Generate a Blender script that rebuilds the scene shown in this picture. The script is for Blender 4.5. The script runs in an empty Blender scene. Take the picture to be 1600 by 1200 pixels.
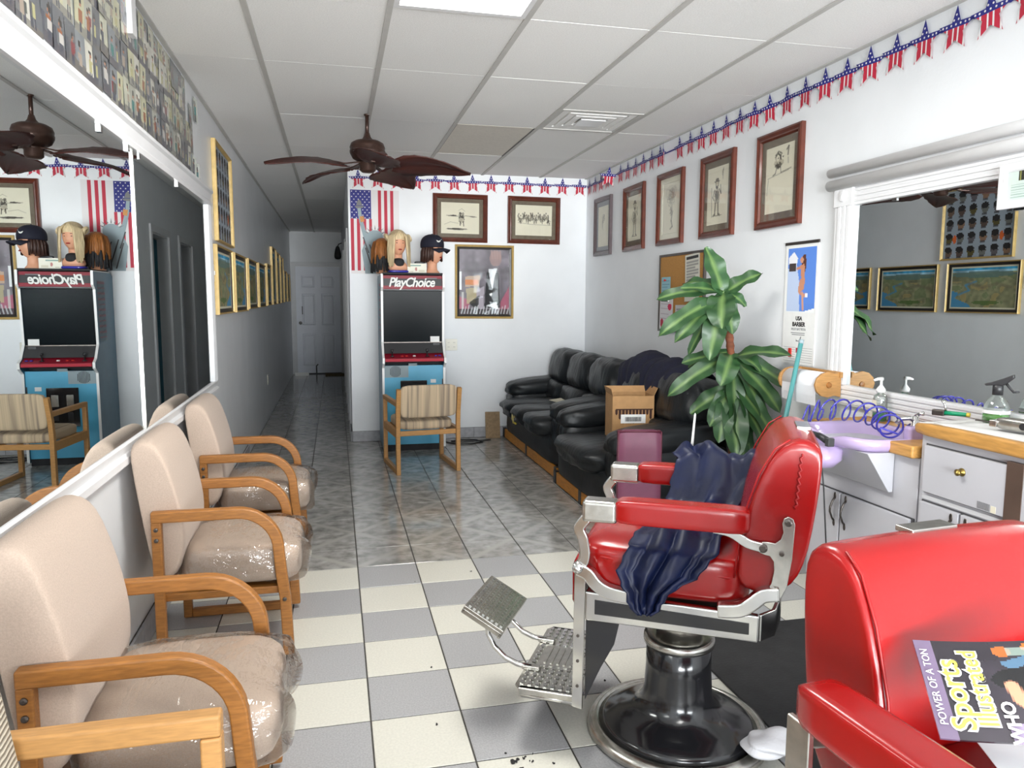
import bpy, bmesh, math, random
import numpy as np
from mathutils import Vector, Matrix
random.seed(7)
RNG = np.random.default_rng(11)
sc = bpy.context.scene
COL = sc.collection
PI = math.pi

# ------------------------------------------------------------------ camera, world, light, exposure
cam_d = bpy.data.cameras.new('camera')
cam_d.sensor_width = 36.0
cam_d.lens = 1170.66 / 1600 * 36
cam_d.clip_start = 0.02
cam = bpy.data.objects.new('camera', cam_d)
COL.objects.link(cam)
FW = Vector((0.22779652, 0.96722702, -0.11216348))
RT = Vector((0.97345988, -0.22882657, 0.00377601))
UP = Vector((0.02201372, 0.11004681, 0.99368259))
cm = Matrix((( RT.x, UP.x, -FW.x, 0), (RT.y, UP.y, -FW.y, 0), (RT.z, UP.z, -FW.z, 1.4115), (0, 0, 0, 1)))
cam.matrix_world = cm
sc.camera = cam

wd = bpy.data.worlds.new('sky'); sc.world = wd; wd.use_nodes = True
bg = wd.node_tree.nodes['Background']
bg.inputs[0].default_value = (0.80, 0.90, 1.0, 1)
bg.inputs[1].default_value = 1.6

def area_light(name, loc, rot, sx, sy, power, color):
    l = bpy.data.lights.new(name, 'AREA'); l.shape = 'RECTANGLE'; l.size = sx; l.size_y = sy
    l.energy = power; l.color = color
    o = bpy.data.objects.new(name, l); COL.objects.link(o); o.location = loc; o.rotation_euler = rot
    return o
# low daylight coming straight in through the shop window behind the camera
sn = bpy.data.lights.new('daylight', 'SUN'); sn.energy = 1.9; sn.angle = math.radians(20); sn.color = (0.94, 0.97, 1.0)
so = bpy.data.objects.new('daylight', sn); COL.objects.link(so); so.location = (0.9, -6, 2.2)
so.rotation_euler = Vector((-0.20, 1.0, -0.01)).to_track_quat('-Z', 'Y').to_euler()
s2 = bpy.data.lights.new('right_wall_fill', 'SUN'); s2.energy = 3.9; s2.angle = math.radians(24); s2.color = (0.95, 0.98, 1.0)  # extra sun lamp, added to brighten the right wall
so2 = bpy.data.objects.new('right_wall_fill', s2); COL.objects.link(so2); so2.location = (-1.2, -6, 2.4)
so2.rotation_euler = Vector((0.30, 1.0, 0.02)).to_track_quat('-Z', 'Y').to_euler()
s3 = bpy.data.lights.new('ceiling_fill', 'SUN'); s3.energy = 2.5; s3.angle = math.radians(26); s3.color = (1.0, 0.98, 0.95)  # upward-pointing sun lamp added to brighten the ceiling
so3 = bpy.data.objects.new('ceiling_fill', s3); COL.objects.link(so3); so3.location = (0.9, -6, 0.2)
so3.rotation_euler = Vector((-0.02, 1.0, 0.20)).to_track_quat('-Z', 'Y').to_euler()
area_light('window_uplight', (0.88, -2.3, 1.0), (math.radians(128), 0, 0), 3.4, 2.2, 130, (0.93, 0.97, 1.0))  # area lamp added outside the window, tilted up to lift the ceiling
# fluorescent troffers (the far edge of the first one is in view)
TROFFERS = ((0.5535, 2.70, 27), (0.5535, 0.15, 6))
for (lx, ly, pw) in TROFFERS:
    area_light('troffer_light', (lx, ly, 2.60), (0, 0, 0), 0.54, 1.0, pw, (1.0, 0.98, 0.93))
# the camera's own flash, weak
fl = bpy.data.lights.new('camera_flash', 'POINT'); fl.energy = 1.0; fl.shadow_soft_size = 0.02; fl.color = (1, 0.98, 0.95)
fo = bpy.data.objects.new('camera_flash', fl); COL.objects.link(fo); fo.location = (-0.05, -0.0, 1.47)

sc.view_settings.view_transform = 'Standard'
sc.view_settings.look = 'None'
sc.view_settings.gamma = 1.0
sc.view_settings.use_curve_mapping = False
sc.view_settings.exposure = 0.3
sc.cycles.use_denoising = True
sc.cycles.max_bounces = 8
sc.cycles.transparent_max_bounces = 12
sc.cycles.caustics_reflective = False
sc.cycles.caustics_refractive = False

# ------------------------------------------------------------------ materials
MATS = {}
def lin(c):
    return tuple((x / 12.92 if x <= 0.04045 else ((x + 0.055) / 1.055) ** 2.4) for x in c)
def srgb(r, g, b):
    return lin((r / 255, g / 255, b / 255))
def mat(name, color=(0.8, 0.8, 0.8), rough=0.5, metal=0.0, var=0.0, scale=20.0, bump=0.0, bscale=None, stretch=(1, 1, 1),
        coat=0.0, spec=0.5, rand=0.0, col2=None, sheen=0.0):
    m = bpy.data.materials.new(name); m.use_nodes = True
    nt = m.node_tree; p = nt.nodes['Principled BSDF']
    p.inputs['Roughness'].default_value = rough; p.inputs['Metallic'].default_value = metal
    p.inputs['Specular IOR Level'].default_value = spec
    p.inputs['Coat Weight'].default_value = coat; p.inputs['Coat Roughness'].default_value = 0.08
    p.inputs['Sheen Weight'].default_value = sheen
    p.inputs['Base Color'].default_value = (*color, 1)
    N = nt.nodes.new; L = nt.links.new
    tc = N('ShaderNodeTexCoord'); mp = N('ShaderNodeMapping'); mp.inputs['Scale'].default_value = stretch
    L(tc.outputs['Object'], mp.inputs['Vector'])
    if var or col2:
        nz = N('ShaderNodeTexNoise'); nz.inputs['Scale'].default_value = scale; nz.inputs['Detail'].default_value = 4
        L(mp.outputs[0], nz.inputs['Vector'])
        mx = N('ShaderNodeMix'); mx.data_type = 'RGBA'
        rmp = N('ShaderNodeMapRange'); rmp.inputs[1].default_value = 0.35; rmp.inputs[2].default_value = 0.65
        L(nz.outputs['Fac'], rmp.inputs[0]); L(rmp.outputs[0], mx.inputs[0])
        c2 = col2 if col2 else tuple(min(1, x * (1 + var)) for x in color)
        c1 = color if col2 else tuple(x * (1 - var) for x in color)
        mx.inputs[6].default_value = (*c1, 1); mx.inputs[7].default_value = (*c2, 1)
        out = mx.outputs[2]
        if rand:
            oi = N('ShaderNodeObjectInfo'); h = N('ShaderNodeHueSaturation')
            r2 = N('ShaderNodeMapRange'); r2.inputs[3].default_value = 1 - rand; r2.inputs[4].default_value = 1 + rand
            L(oi.outputs['Random'], r2.inputs[0]); L(r2.outputs[0], h.inputs['Value']); L(out, h.inputs['Color']); out = h.outputs[0]
        L(out, p.inputs['Base Color'])
    if bump:
        nb = N('ShaderNodeTexNoise'); nb.inputs['Scale'].default_value = bscale or scale * 2; nb.inputs['Detail'].default_value = 5
        L(mp.outputs[0], nb.inputs['Vector'])
        bp = N('ShaderNodeBump'); bp.inputs['Strength'].default_value = bump; bp.inputs['Distance'].default_value = 0.01
        L(nb.outputs['Fac'], bp.inputs['Height']); L(bp.outputs[0], p.inputs['Normal'])
    MATS[name] = m
    return m
def emit(name, color, s):
    m = bpy.data.materials.new(name); m.use_nodes = True; nt = m.node_tree
    p = nt.nodes['Principled BSDF']; p.inputs['Base Color'].default_value = (*color, 1)
    p.inputs['Emission Color'].default_value = (*color, 1); p.inputs['Emission Strength'].default_value = s
    MATS[name] = m; return m
def print_mat(name, rough, coat=0.0, spec=0.5):
    m = mat(name, (1, 1, 1), rough, coat=coat, spec=spec); nt = m.node_tree
    a = nt.nodes.new('ShaderNodeAttribute'); a.attribute_name = 'Print'
    nt.links.new(a.outputs['Color'], nt.nodes['Principled BSDF'].inputs['Base Color'])
    return m
def clear_mat(name, color, fac, rough=0.05, bump=0.0, bscale=30, fmax=0.75):
    """a thin clear film: mostly transparent, with a glossy skin"""
    m = bpy.data.materials.new(name); m.use_nodes = True; nt = m.node_tree; N = nt.nodes.new; L = nt.links.new
    nt.nodes.remove(nt.nodes['Principled BSDF']); out = nt.nodes['Material Output']
    tr = N('ShaderNodeBsdfTransparent'); tr.inputs[0].default_value = (*color, 1)
    gl = N('ShaderNodeBsdfGlossy'); gl.inputs[1].default_value = rough; gl.inputs[0].default_value = (1, 1, 1, 1)
    mx = N('ShaderNodeMixShader'); L(tr.outputs[0], mx.inputs[1]); L(gl.outputs[0], mx.inputs[2]); L(mx.outputs[0], out.inputs[0])
    lw = N('ShaderNodeLayerWeight'); lw.inputs[0].default_value = 0.3
    mr = N('ShaderNodeMapRange'); mr.inputs[3].default_value = fac; mr.inputs[4].default_value = fmax
    L(lw.outputs['Fresnel'], mr.inputs[0]); L(mr.outputs[0], mx.inputs[0])
    if bump:
        tc = N('ShaderNodeTexCoord'); nz = N('ShaderNodeTexNoise'); nz.inputs['Scale'].default_value = bscale; nz.inputs['Detail'].default_value = 3
        mp = N('ShaderNodeMapping'); mp.inputs['Scale'].default_value = (1, 0.35, 1.4)
        L(tc.outputs['Object'], mp.inputs[0]); L(mp.outputs[0], nz.inputs['Vector'])
        b = N('ShaderNodeBump'); b.inputs['Strength'].default_value = bump; b.inputs['Distance'].default_value = 0.02
        L(nz.outputs['Fac'], b.inputs['Height']); L(b.outputs[0], gl.inputs['Normal'])
    MATS[name] = m; return m

mat('wall_white', srgb(239, 241, 243), 0.55, var=0.02, scale=3, bump=0.06, bscale=60)
mat('wall_gloss', srgb(232, 234, 236), 0.32, var=0.03, scale=3, bump=0.05, bscale=40)
mat('trim_white', srgb(232, 232, 233), 0.35, var=0.015, scale=8)
mat('trim_grey', srgb(205, 206, 208), 0.4, var=0.03, scale=8)
mat('ceiling_tile', srgb(244, 243, 241), 0.9, var=0.05, scale=160, bump=0.25, bscale=220, rand=0.04)
mat('ceiling_grid', srgb(196, 194, 190), 0.6, var=0.03, scale=10)
mat('tile_white', srgb(212, 210, 199), 0.28, var=0.05, scale=120, rand=0.02)
mat('tile_grey', srgb(166, 166, 167), 0.3, var=0.12, scale=170, rand=0.03)
mat('grout', srgb(66, 64, 60), 0.85, var=0.2, scale=40)
mat('base_tile', srgb(168, 168, 172), 0.4, var=0.12, scale=25, rand=0.05)
mat('oak', srgb(156, 102, 46), 0.42, var=0.18, scale=14, stretch=(1.5, 12, 12), bump=0.06, bscale=30)
mat('oak_light', srgb(186, 138, 82), 0.45, var=0.12, scale=14, stretch=(1.5, 12, 12))
mat('oak_counter', srgb(192, 142, 74), 0.45, var=0.16, scale=10, stretch=(10, 1.2, 10), coat=0.2)
mat('seat_fabric', srgb(188, 168, 152), 0.95, var=0.06, scale=260, bump=0.18, bscale=420, sheen=0.15)
mat('red_vinyl', srgb(145, 6, 6), 0.27, var=0.05, scale=8, bump=0.08, bscale=20, coat=0.15)
mat('red_piping', srgb(150, 10, 12), 0.4)
mat('chrome', (0.60, 0.59, 0.575), 0.13, 1.0, var=0.06, scale=18)
mat('chrome_worn', (0.50, 0.485, 0.45), 0.27, 1.0, var=0.14, scale=30)
mat('black_enamel', (0.012, 0.012, 0.014), 0.16, coat=0.3)
mat('black_plastic', (0.02, 0.02, 0.022), 0.4)
mat('sofa_cloth', (0.012, 0.013, 0.015), 0.5, var=0.3, scale=6, bump=0.15, bscale=20, spec=0.3)
mat('black_matte', (0.016, 0.016, 0.018), 0.75, var=0.25, scale=18)
mat('black_leather', (0.012, 0.014, 0.016), 0.36, var=0.35, scale=7, bump=0.55, bscale=9, spec=0.36, stretch=(.7, 3.2, .7))
mat('navy_cloth', srgb(12, 21, 52), 0.45, var=0.25, scale=14, bump=0.12, bscale=40, spec=0.3)
mat('navy_jacket', srgb(18, 20, 44), 0.85, var=0.2, scale=20, bump=0.3, bscale=40)
mat('maroon_vinyl', srgb(116, 62, 86), 0.42, var=0.06, scale=20)
mat('maroon_edge', srgb(92, 34, 52), 0.45)
mat('cardboard', srgb(176, 136, 92), 0.85, var=0.06, scale=25)
mat('cardboard_dark', srgb(60, 34, 26), 0.85)
mat('orange_wood', srgb(196, 128, 36), 0.45, var=0.15, scale=12, stretch=(8, 1.2, 8))
mat('plywood', srgb(150, 126, 96), 0.8, var=0.18, scale=40)
mat('fan_bronze', srgb(70, 50, 43), 0.35, 0.5, var=0.2, scale=20)
mat('fan_blade', srgb(62, 28, 22), 0.45, var=0.2, scale=20, stretch=(1, 6, 1))
mat('frame_mahogany', srgb(92, 42, 28), 0.3, var=0.18, scale=18, coat=0.3)
mat('frame_grey_wood', srgb(96, 84, 86), 0.35, var=0.1, scale=18)
mat('frame_mat', srgb(112, 100, 84), 0.8, var=0.1, scale=30)
mat('frame_gold', srgb(204, 174, 112), 0.4, 0.15, var=0.08, scale=25)
mat('frame_black', srgb(30, 24, 20), 0.35)
mat('cyan_paint', srgb(78, 170, 206), 0.38, var=0.04, scale=9)
mat('steel_blue', srgb(72, 112, 134), 0.4, var=0.08, scale=8)
mat('crt_glass', (0.005, 0.008, 0.010), 0.2, spec=0.05)
mat('dark_grey', srgb(62, 62, 64), 0.5)
mat('mid_grey', srgb(120, 120, 122), 0.5)
mat('filter_grey', srgb(222, 216, 206), 0.8, var=0.04, scale=60)
mat('maroon_red', srgb(138, 22, 42), 0.4)
mat('lettering_white', srgb(232, 232, 228), 0.5)
mat('paper_white', srgb(240, 240, 238), 0.7, var=0.02, scale=20)
mat('paper_cream', srgb(226, 220, 198), 0.7)
mat('paper_blue', srgb(146, 196, 208), 0.7, var=0.04, scale=40)
mat('ink_black', srgb(24, 22, 24), 0.6)
mat('ink_grey', srgb(130, 130, 132), 0.6)
mat('red_ink', srgb(186, 28, 52), 0.6)
mat('flag_blue', srgb(34, 38, 126), 0.6)
mat('flag_red', srgb(190, 36, 62), 0.6)
mat('flag_white', srgb(232, 228, 228), 0.6)
mat('cork', srgb(184, 134, 72), 0.9, var=0.12, scale=150)
mat('skin', srgb(222, 164, 132), 0.5, var=0.03, scale=20)
mat('skin_tan', srgb(206, 146, 112), 0.5)
mat('hair_blonde', srgb(214, 192, 152), 0.5, var=0.15, scale=14, stretch=(8, 8, 1.0), bump=0.4, bscale=24)
mat('hair_auburn', srgb(150, 92, 40), 0.5, var=0.3, scale=14, stretch=(8, 8, 1.0), bump=0.4, bscale=24)
mat('hair_dark', srgb(58, 34, 26), 0.5, var=0.3, scale=14, stretch=(8, 8, 1.0), bump=0.4, bscale=24)
mat('cap_navy', srgb(18, 20, 38), 0.8, var=0.1, scale=60)
mat('leaf_trunk', srgb(118, 66, 42), 0.8, var=0.25, scale=16, stretch=(1, 1, 3), bump=0.6, bscale=22)
mat('lavender', srgb(190, 170, 210), 0.22, var=0.02, scale=8, coat=0.4)
mat('coil_blue', srgb(54, 52, 160), 0.3, coat=0.3)
mat('cabinet_white', srgb(192, 192, 197), 0.42, var=0.025, scale=5)
mat('cabinet_gap', srgb(70, 70, 72), 0.8)
mat('brass', srgb(150, 128, 70), 0.3, 0.9)
mat('pewter', srgb(96, 90, 86), 0.35, 0.9)
mat('teal_pole', srgb(84, 152, 152), 0.4)
mat('white_plastic', srgb(242, 242, 240), 0.3)
mat('off_white_plastic', srgb(226, 222, 208), 0.35)
mat('green_liquid', srgb(20, 160, 120), 0.15, coat=0.3)
mat('lime_liquid', srgb(132, 206, 110), 0.15, coat=0.3)
mat('green_plastic', srgb(22, 150, 106), 0.3)
mat('yellow_plastic', srgb(222, 200, 80), 0.35)
mat('red_plastic', srgb(196, 44, 36), 0.3)
mat('brown_panel', srgb(84, 66, 56), 0.5, var=0.1, scale=12)
mat('rubber_mat', (0.016, 0.016, 0.017), 0.8, var=0.25, scale=10, bump=0.2, bscale=90)
mat('hair_clipping', (0.012, 0.010, 0.010), 0.8)
mat('tissue', srgb(232, 232, 236), 0.8, bump=0.2, bscale=40)
mat('door_paint', srgb(226, 230, 238), 0.4, var=0.02, scale=4)
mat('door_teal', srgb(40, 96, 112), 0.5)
mat('doormat', srgb(96, 78, 50), 0.95, var=0.2, scale=60)
mat('glass_top', srgb(210, 225, 225), 0.05)
mat('silver_foil', (0.72, 0.72, 0.72), 0.2, 1.0)
mat('stone_grey', srgb(150, 166, 172), 0.6)
emit('lit_diffuser', (1.0, 0.99, 0.96), 9.0)
print_mat('print_matte', 0.7)
print_mat('print_gloss', 0.25, 0.4)
print_mat('leaf_paint', 0.45, 0.05)
clear_mat('plastic_wrap', (0.995, 0.985, 0.97), 0.05, 0.06, 1.0, 16)
clear_mat('clear_plastic', (0.90, 0.94, 0.93), 0.08, 0.05)
clear_mat('picture_glass', (0.98, 0.985, 0.985), 0.008, 0.03, fmax=0.09)
m = bpy.data.materials.new('mirror_glass'); m.use_nodes = True
_p = m.node_tree.nodes['Principled BSDF']; _p.inputs['Base Color'].default_value = (0.86, 0.90, 0.90, 1)
_p.inputs['Metallic'].default_value = 1; _p.inputs['Roughness'].default_value = 0.0; MATS['mirror_glass'] = m

def dark_tile(name, sign):
    """dark mottled stone tile with a pale diagonal band"""
    m = mat(name, srgb(104, 104, 102), 0.11, var=0.0, spec=0.65); nt = m.node_tree; N = nt.nodes.new; L = nt.links.new
    p = nt.nodes['Principled BSDF']
    tc = N('ShaderNodeTexCoord'); sp = N('ShaderNodeSeparateXYZ'); L(tc.outputs['Object'], sp.inputs[0])
    ad = N('ShaderNodeMath'); ad.operation = 'ADD' if sign > 0 else 'SUBTRACT'
    L(sp.outputs[0], ad.inputs[0]); L(sp.outputs[1], ad.inputs[1])
    ab = N('ShaderNodeMath'); ab.operation = 'ABSOLUTE'; L(ad.outputs[0], ab.inputs[0])
    nz = N('ShaderNodeTexNoise'); nz.inputs['Scale'].default_value = 14; nz.inputs['Detail'].default_value = 6
    oi = N('ShaderNodeObjectInfo'); va = N('ShaderNodeVectorMath'); va.operation = 'ADD'
    L(tc.outputs['Object'], va.inputs[0]); L(oi.outputs['Location'], va.inputs[1]); L(va.outputs[0], nz.inputs['Vector'])
    mr = N('ShaderNodeMapRange'); mr.inputs[1].default_value = 0.012; mr.inputs[2].default_value = 0.042
    mr.inputs[3].default_value = 1; mr.inputs[4].default_value = 0; L(ab.outputs[0], mr.inputs[0])
    rp = N('ShaderNodeValToRGB'); rp.color_ramp.elements[0].position = 0.32; rp.color_ramp.elements[1].position = 0.68
    rp.color_ramp.elements[0].color = (*srgb(124, 122, 119), 1); rp.color_ramp.elements[1].color = (*srgb(176, 174, 170), 1)
    L(nz.outputs['Fac'], rp.inputs[0])
    mx = N('ShaderNodeMix'); mx.data_type = 'RGBA'; L(mr.outputs[0], mx.inputs[0]); L(rp.outputs[0], mx.inputs[6])
    mx.inputs[7].default_value = (*srgb(170, 168, 162), 1)
    h = N('ShaderNodeHueSaturation'); r2 = N('ShaderNodeMapRange'); r2.inputs[3].default_value = 0.9; r2.inputs[4].default_value = 1.1
    L(oi.outputs['Random'], r2.inputs[0]); L(r2.outputs[0], h.inputs['Value']); L(mx.outputs[2], h.inputs['Color'])
    L(h.outputs[0], p.inputs['Base Color'])
    return m
dark_tile('tile_dark', 1); dark_tile('tile_dark_flip', -1)
def stripe_fabric():
    m = mat('stripe_fabric', srgb(190, 170, 144), 0.95, bump=0.2, bscale=300); nt = m.node_tree; N = nt.nodes.new; L = nt.links.new
    p = nt.nodes['Principled BSDF']; tc = N('ShaderNodeTexCoord'); mp = N('ShaderNodeMapping')
    mp.inputs['Scale'].default_value = (1, 0.02, 0.02); L(tc.outputs['Object'], mp.inputs[0])
    nz = N('ShaderNodeTexNoise'); nz.inputs['Scale'].default_value = 46; nz.inputs['Detail'].default_value = 3; L(mp.outputs[0], nz.inputs['Vector'])
    rp = N('ShaderNodeValToRGB'); e = rp.color_ramp.elements
    e[0].position = 0.35; e[0].color = (*srgb(150, 134, 118), 1); e[1].position = 0.65; e[1].color = (*srgb(208, 186, 156), 1)
    e2 = rp.color_ramp.elements.new(0.5); e2.color = (*srgb(192, 172, 144), 1)
    L(nz.outputs['Fac'], rp.inputs[0]); L(rp.outputs[0], p.inputs['Base Color'])
stripe_fabric()
def woven_fabric():
    m = mat('woven_fabric', srgb(196, 186, 166), 0.95); nt = m.node_tree; N = nt.nodes.new; L = nt.links.new
    p = nt.nodes['Principled BSDF']; tc = N('ShaderNodeTexCoord'); w = N('ShaderNodeTexWave')
    w.inputs['Scale'].default_value = 30; w.inputs['Distortion'].default_value = 1.5; w.bands_direction = 'Z'
    L(tc.outputs['Object'], w.inputs['Vector']); mx = N('ShaderNodeMix'); mx.data_type = 'RGBA'
    mx.inputs[6].default_value = (*srgb(160, 150, 134), 1); mx.inputs[7].default_value = (*srgb(222, 212, 192), 1)
    L(w.outputs['Fac'], mx.inputs[0]); L(mx.outputs[2], p.inputs['Base Color'])
    b = N('ShaderNodeBump'); b.inputs['Distance'].default_value = 0.004; L(w.outputs['Fac'], b.inputs['Height']); L(b.outputs[0], p.inputs['Normal'])
woven_fabric()

def curve(pts, n=4):
    """Catmull-Rom through the points"""
    P = [Vector(p) for p in pts]; out = []
    for i in range(len(P) - 1):
        a, b, c, d = P[max(i - 1, 0)], P[i], P[i + 1], P[min(i + 2, len(P) - 1)]
        for k in range(n):
            t = k / n; out.append(.5 * ((2 * b) + (c - a) * t + (2 * a - 5 * b + 4 * c - d) * t * t + (3 * b - a - 3 * c + d) * t ** 3))
    return out + [P[-1]]
# ------------------------------------------------------------------ mesh helpers
class MB:
    """collects shapes, links them as ONE mesh object"""
    def __init__(s): s.bm = bmesh.new()
    def box(s, x0, x1, y0, y1, z0, z1, M=None):
        v = [s.bm.verts.new(p) for p in ((x0, y0, z0), (x1, y0, z0), (x1, y1, z0), (x0, y1, z0), (x0, y0, z1), (x1, y0, z1), (x1, y1, z1), (x0, y1, z1))]
        for f in ((0, 3, 2, 1), (4, 5, 6, 7), (0, 1, 5, 4), (1, 2, 6, 5), (2, 3, 7, 6), (3, 0, 4, 7)):
            s.bm.faces.new([v[i] for i in f])
        if M is not None: bmesh.ops.transform(s.bm, matrix=M, verts=v)
        return s
    def grid(s, P, close_u=False, close_v=False, caps=False):
        """P[i][j] points"""
        R = [[s.bm.verts.new(p) for p in row] for row in P]
        n, k = len(R), len(R[0])
        for i in range(n if close_u else n - 1):
            for j in range(k if close_v else k - 1):
                a, b, c, d = R[i][j], R[(i + 1) % n][j], R[(i + 1) % n][(j + 1) % k], R[i][(j + 1) % k]
                try: s.bm.faces.new((a, b, c, d))
                except ValueError: pass
        if caps:
            try:
                s.bm.faces.new(R[0][::-1]); s.bm.faces.new(R[-1])
            except ValueError: pass
        return R
    def prism(s, poly, axis, a0, a1):
        """extrude a 2D outline along an axis ('x': poly is (y,z); 'y': (x,z); 'z': (x,y))"""
        def P(p, a): return {'x': (a, p[0], p[1]), 'y': (p[0], a, p[1]), 'z': (p[0], p[1], a)}[axis]
        A = [s.bm.verts.new(P(p, a0)) for p in poly]; B = [s.bm.verts.new(P(p, a1)) for p in poly]
        n = len(poly)
        s.bm.faces.new(A); s.bm.faces.new(B[::-1])
        for i in range(n): s.bm.faces.new((A[i], B[i], B[(i + 1) % n], A[(i + 1) % n]))
        return s
    def tube(s, pts, r, n=8, caps=True):
        pts = [Vector(p) for p in pts]; rs = r if isinstance(r, (list, tuple)) else [r] * len(pts)
        t0 = (pts[1] - pts[0]).normalized(); u = t0.orthogonal().normalized(); rows = []
        for i, p in enumerate(pts):
            t = (pts[min(i + 1, len(pts) - 1)] - pts[max(i - 1, 0)]).normalized()
            u = (u - t * u.dot(t)).normalized(); w = t.cross(u)
            rows.append([p + (u * math.cos(a) + w * math.sin(a)) * rs[i] for a in (2 * PI * k / n for k in range(n))])
        s.grid(rows, close_v=True, caps=caps); return s
    def sweep(s, pts, w, h, side):
        """rectangular section w (along 'side') by h swept along pts"""
        pts = [Vector(p) for p in pts]; side = Vector(side); rows = []
        for i, p in enumerate(pts):
            t = (pts[min(i + 1, len(pts) - 1)] - pts[max(i - 1, 0)]).normalized(); nrm = t.cross(side).normalized()
            k = 1.0
            if 0 < i < len(pts) - 1:
                a = (pts[i] - pts[i - 1]).normalized().dot((pts[i + 1] - pts[i]).normalized()); k = 1 / max(0.5, math.sqrt((1 + a) / 2))
            rows.append([p + side * w / 2 + nrm * h / 2 * k, p - side * w / 2 + nrm * h / 2 * k, p - side * w / 2 - nrm * h / 2 * k, p + side * w / 2 - nrm * h / 2 * k])
        s.grid(rows, close_v=True, caps=True); return s
    def lathe(s, prof, n=24, c=(0, 0, 0), M=None):
        rows = [[(c[0] + r * math.cos(2 * PI * k / n), c[1] + r * math.sin(2 * PI * k / n), c[2] + z) for k in range(n)] for r, z in prof]
        R = s.grid(rows, close_v=True, caps=True)
        if M is not None: bmesh.ops.transform(s.bm, matrix=M, verts=[v for r in R for v in r])
        return s
    def pillow(s, c, size, k=5.0, n=6, fn=None, M=None):
        """a rounded cushion: a cube pushed onto a k-norm ball"""
        b2 = bmesh.new(); bmesh.ops.create_cube(b2, size=2)
        bmesh.ops.subdivide_edges(b2, edges=b2.edges[:], cuts=n, use_grid_fill=True)
        mp = {}
        for v in b2.verts:
            p = v.co; d = (abs(p.x) ** k + abs(p.y) ** k + abs(p.z) ** k) ** (1 / k); q = p / d
            if fn: q = Vector(fn(q))
            q = Vector((c[0] + q.x * size[0] / 2, c[1] + q.y * size[1] / 2, c[2] + q.z * size[2] / 2))
            if M is not None: q = M @ q
            mp[v] = s.bm.verts.new(q)
        for f in b2.faces: s.bm.faces.new([mp[v] for v in f.verts])
        b2.free(); return s
    def build(s, name, material, parent=None, smooth=False, bevel=0.0, seg=2, subsurf=0, loc=None, rot=None, angle=35):
        bmesh.ops.recalc_face_normals(s.bm, faces=s.bm.faces[:])
        me = bpy.data.meshes.new(name); s.bm.to_mesh(me); s.bm.free()
        return link(name, me, material, parent, smooth, bevel, seg, subsurf, loc, rot)
def link(name, me, material, parent=None, smooth=False, bevel=0.0, seg=2, subsurf=0, loc=None, rot=None):
    if isinstance(material, str): material = MATS[material]
    if material is not None and not me.materials: me.materials.append(material)
    if smooth or bevel or subsurf:
        me.polygons.foreach_set('use_smooth', [True] * len(me.polygons))
    o = bpy.data.objects.new(name, me); COL.objects.link(o)
    if parent is not None: o.parent = parent
    if loc is not None: o.location = loc
    if rot is not None: o.rotation_euler = rot
    if bevel:
        md = o.modifiers.new('bevel', 'BEVEL'); md.width = bevel; md.segments = seg; md.limit_method = 'ANGLE'; md.angle_limit = math.radians(40)
        md.harden_normals = True
    if subsurf:
        md = o.modifiers.new('subsurf', 'SUBSURF'); md.levels = subsurf; md.render_levels = subsurf
    return o
def thing(name, label, cat, loc=(0, 0, 0), rotz=0.0, group=None):
    o = bpy.data.objects.new(name, None); COL.objects.link(o); o.empty_display_size = 0.1
    o.location = loc; o.rotation_euler = (0, 0, rotz)
    o['label'] = label; o['category'] = cat
    if group: o['group'] = group
    return o
def tag(o, label, cat, group=None, kind=None):
    o['label'] = label; o['category'] = cat
    if group: o['group'] = group
    if kind: o['kind'] = kind
    return o
def struct(o, label=None, cat=None):
    o['kind'] = 'structure'
    if label: o['label'] = label
    if cat: o['category'] = cat
    return o
def kids(o): return [c for c in bpy.data.objects if c.parent == o]
def dup(root, loc, rotz=None, label=None):
    r = root.copy(); COL.objects.link(r); r.location = loc
    if rotz is not None: r.rotation_euler = (0, 0, rotz)
    if label: r['label'] = label
    def rec(a, b):
        for ch in kids(a):
            c = ch.copy(); COL.objects.link(c); c.parent = b
            rec(ch, c)
    rec(root, r)
    return r
def text(name, s, size, material, parent, loc, rot, shear=0.0, offset=0.0, extrude=0.0006, align='CENTER', sx=1.0, spacing=1.0):
    cu = bpy.data.curves.new(name, 'FONT'); cu.body = s; cu.size = size; cu.shear = shear; cu.offset = offset
    cu.extrude = extrude; cu.align_x = align; cu.align_y = 'CENTER'; cu.space_character = spacing; cu.resolution_u = 3
    t = bpy.data.objects.new(name, cu); COL.objects.link(t)
    dg = bpy.context.evaluated_depsgraph_get(); me = bpy.data.meshes.new_from_object(t.evaluated_get(dg))
    bpy.data.objects.remove(t); bpy.data.curves.remove(cu)
    me.transform(Matrix.Diagonal((sx, 1, 1, 1))); me.name = name; me.materials.clear()
    return link(name, me, material, parent, loc=loc, rot=rot)

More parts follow.
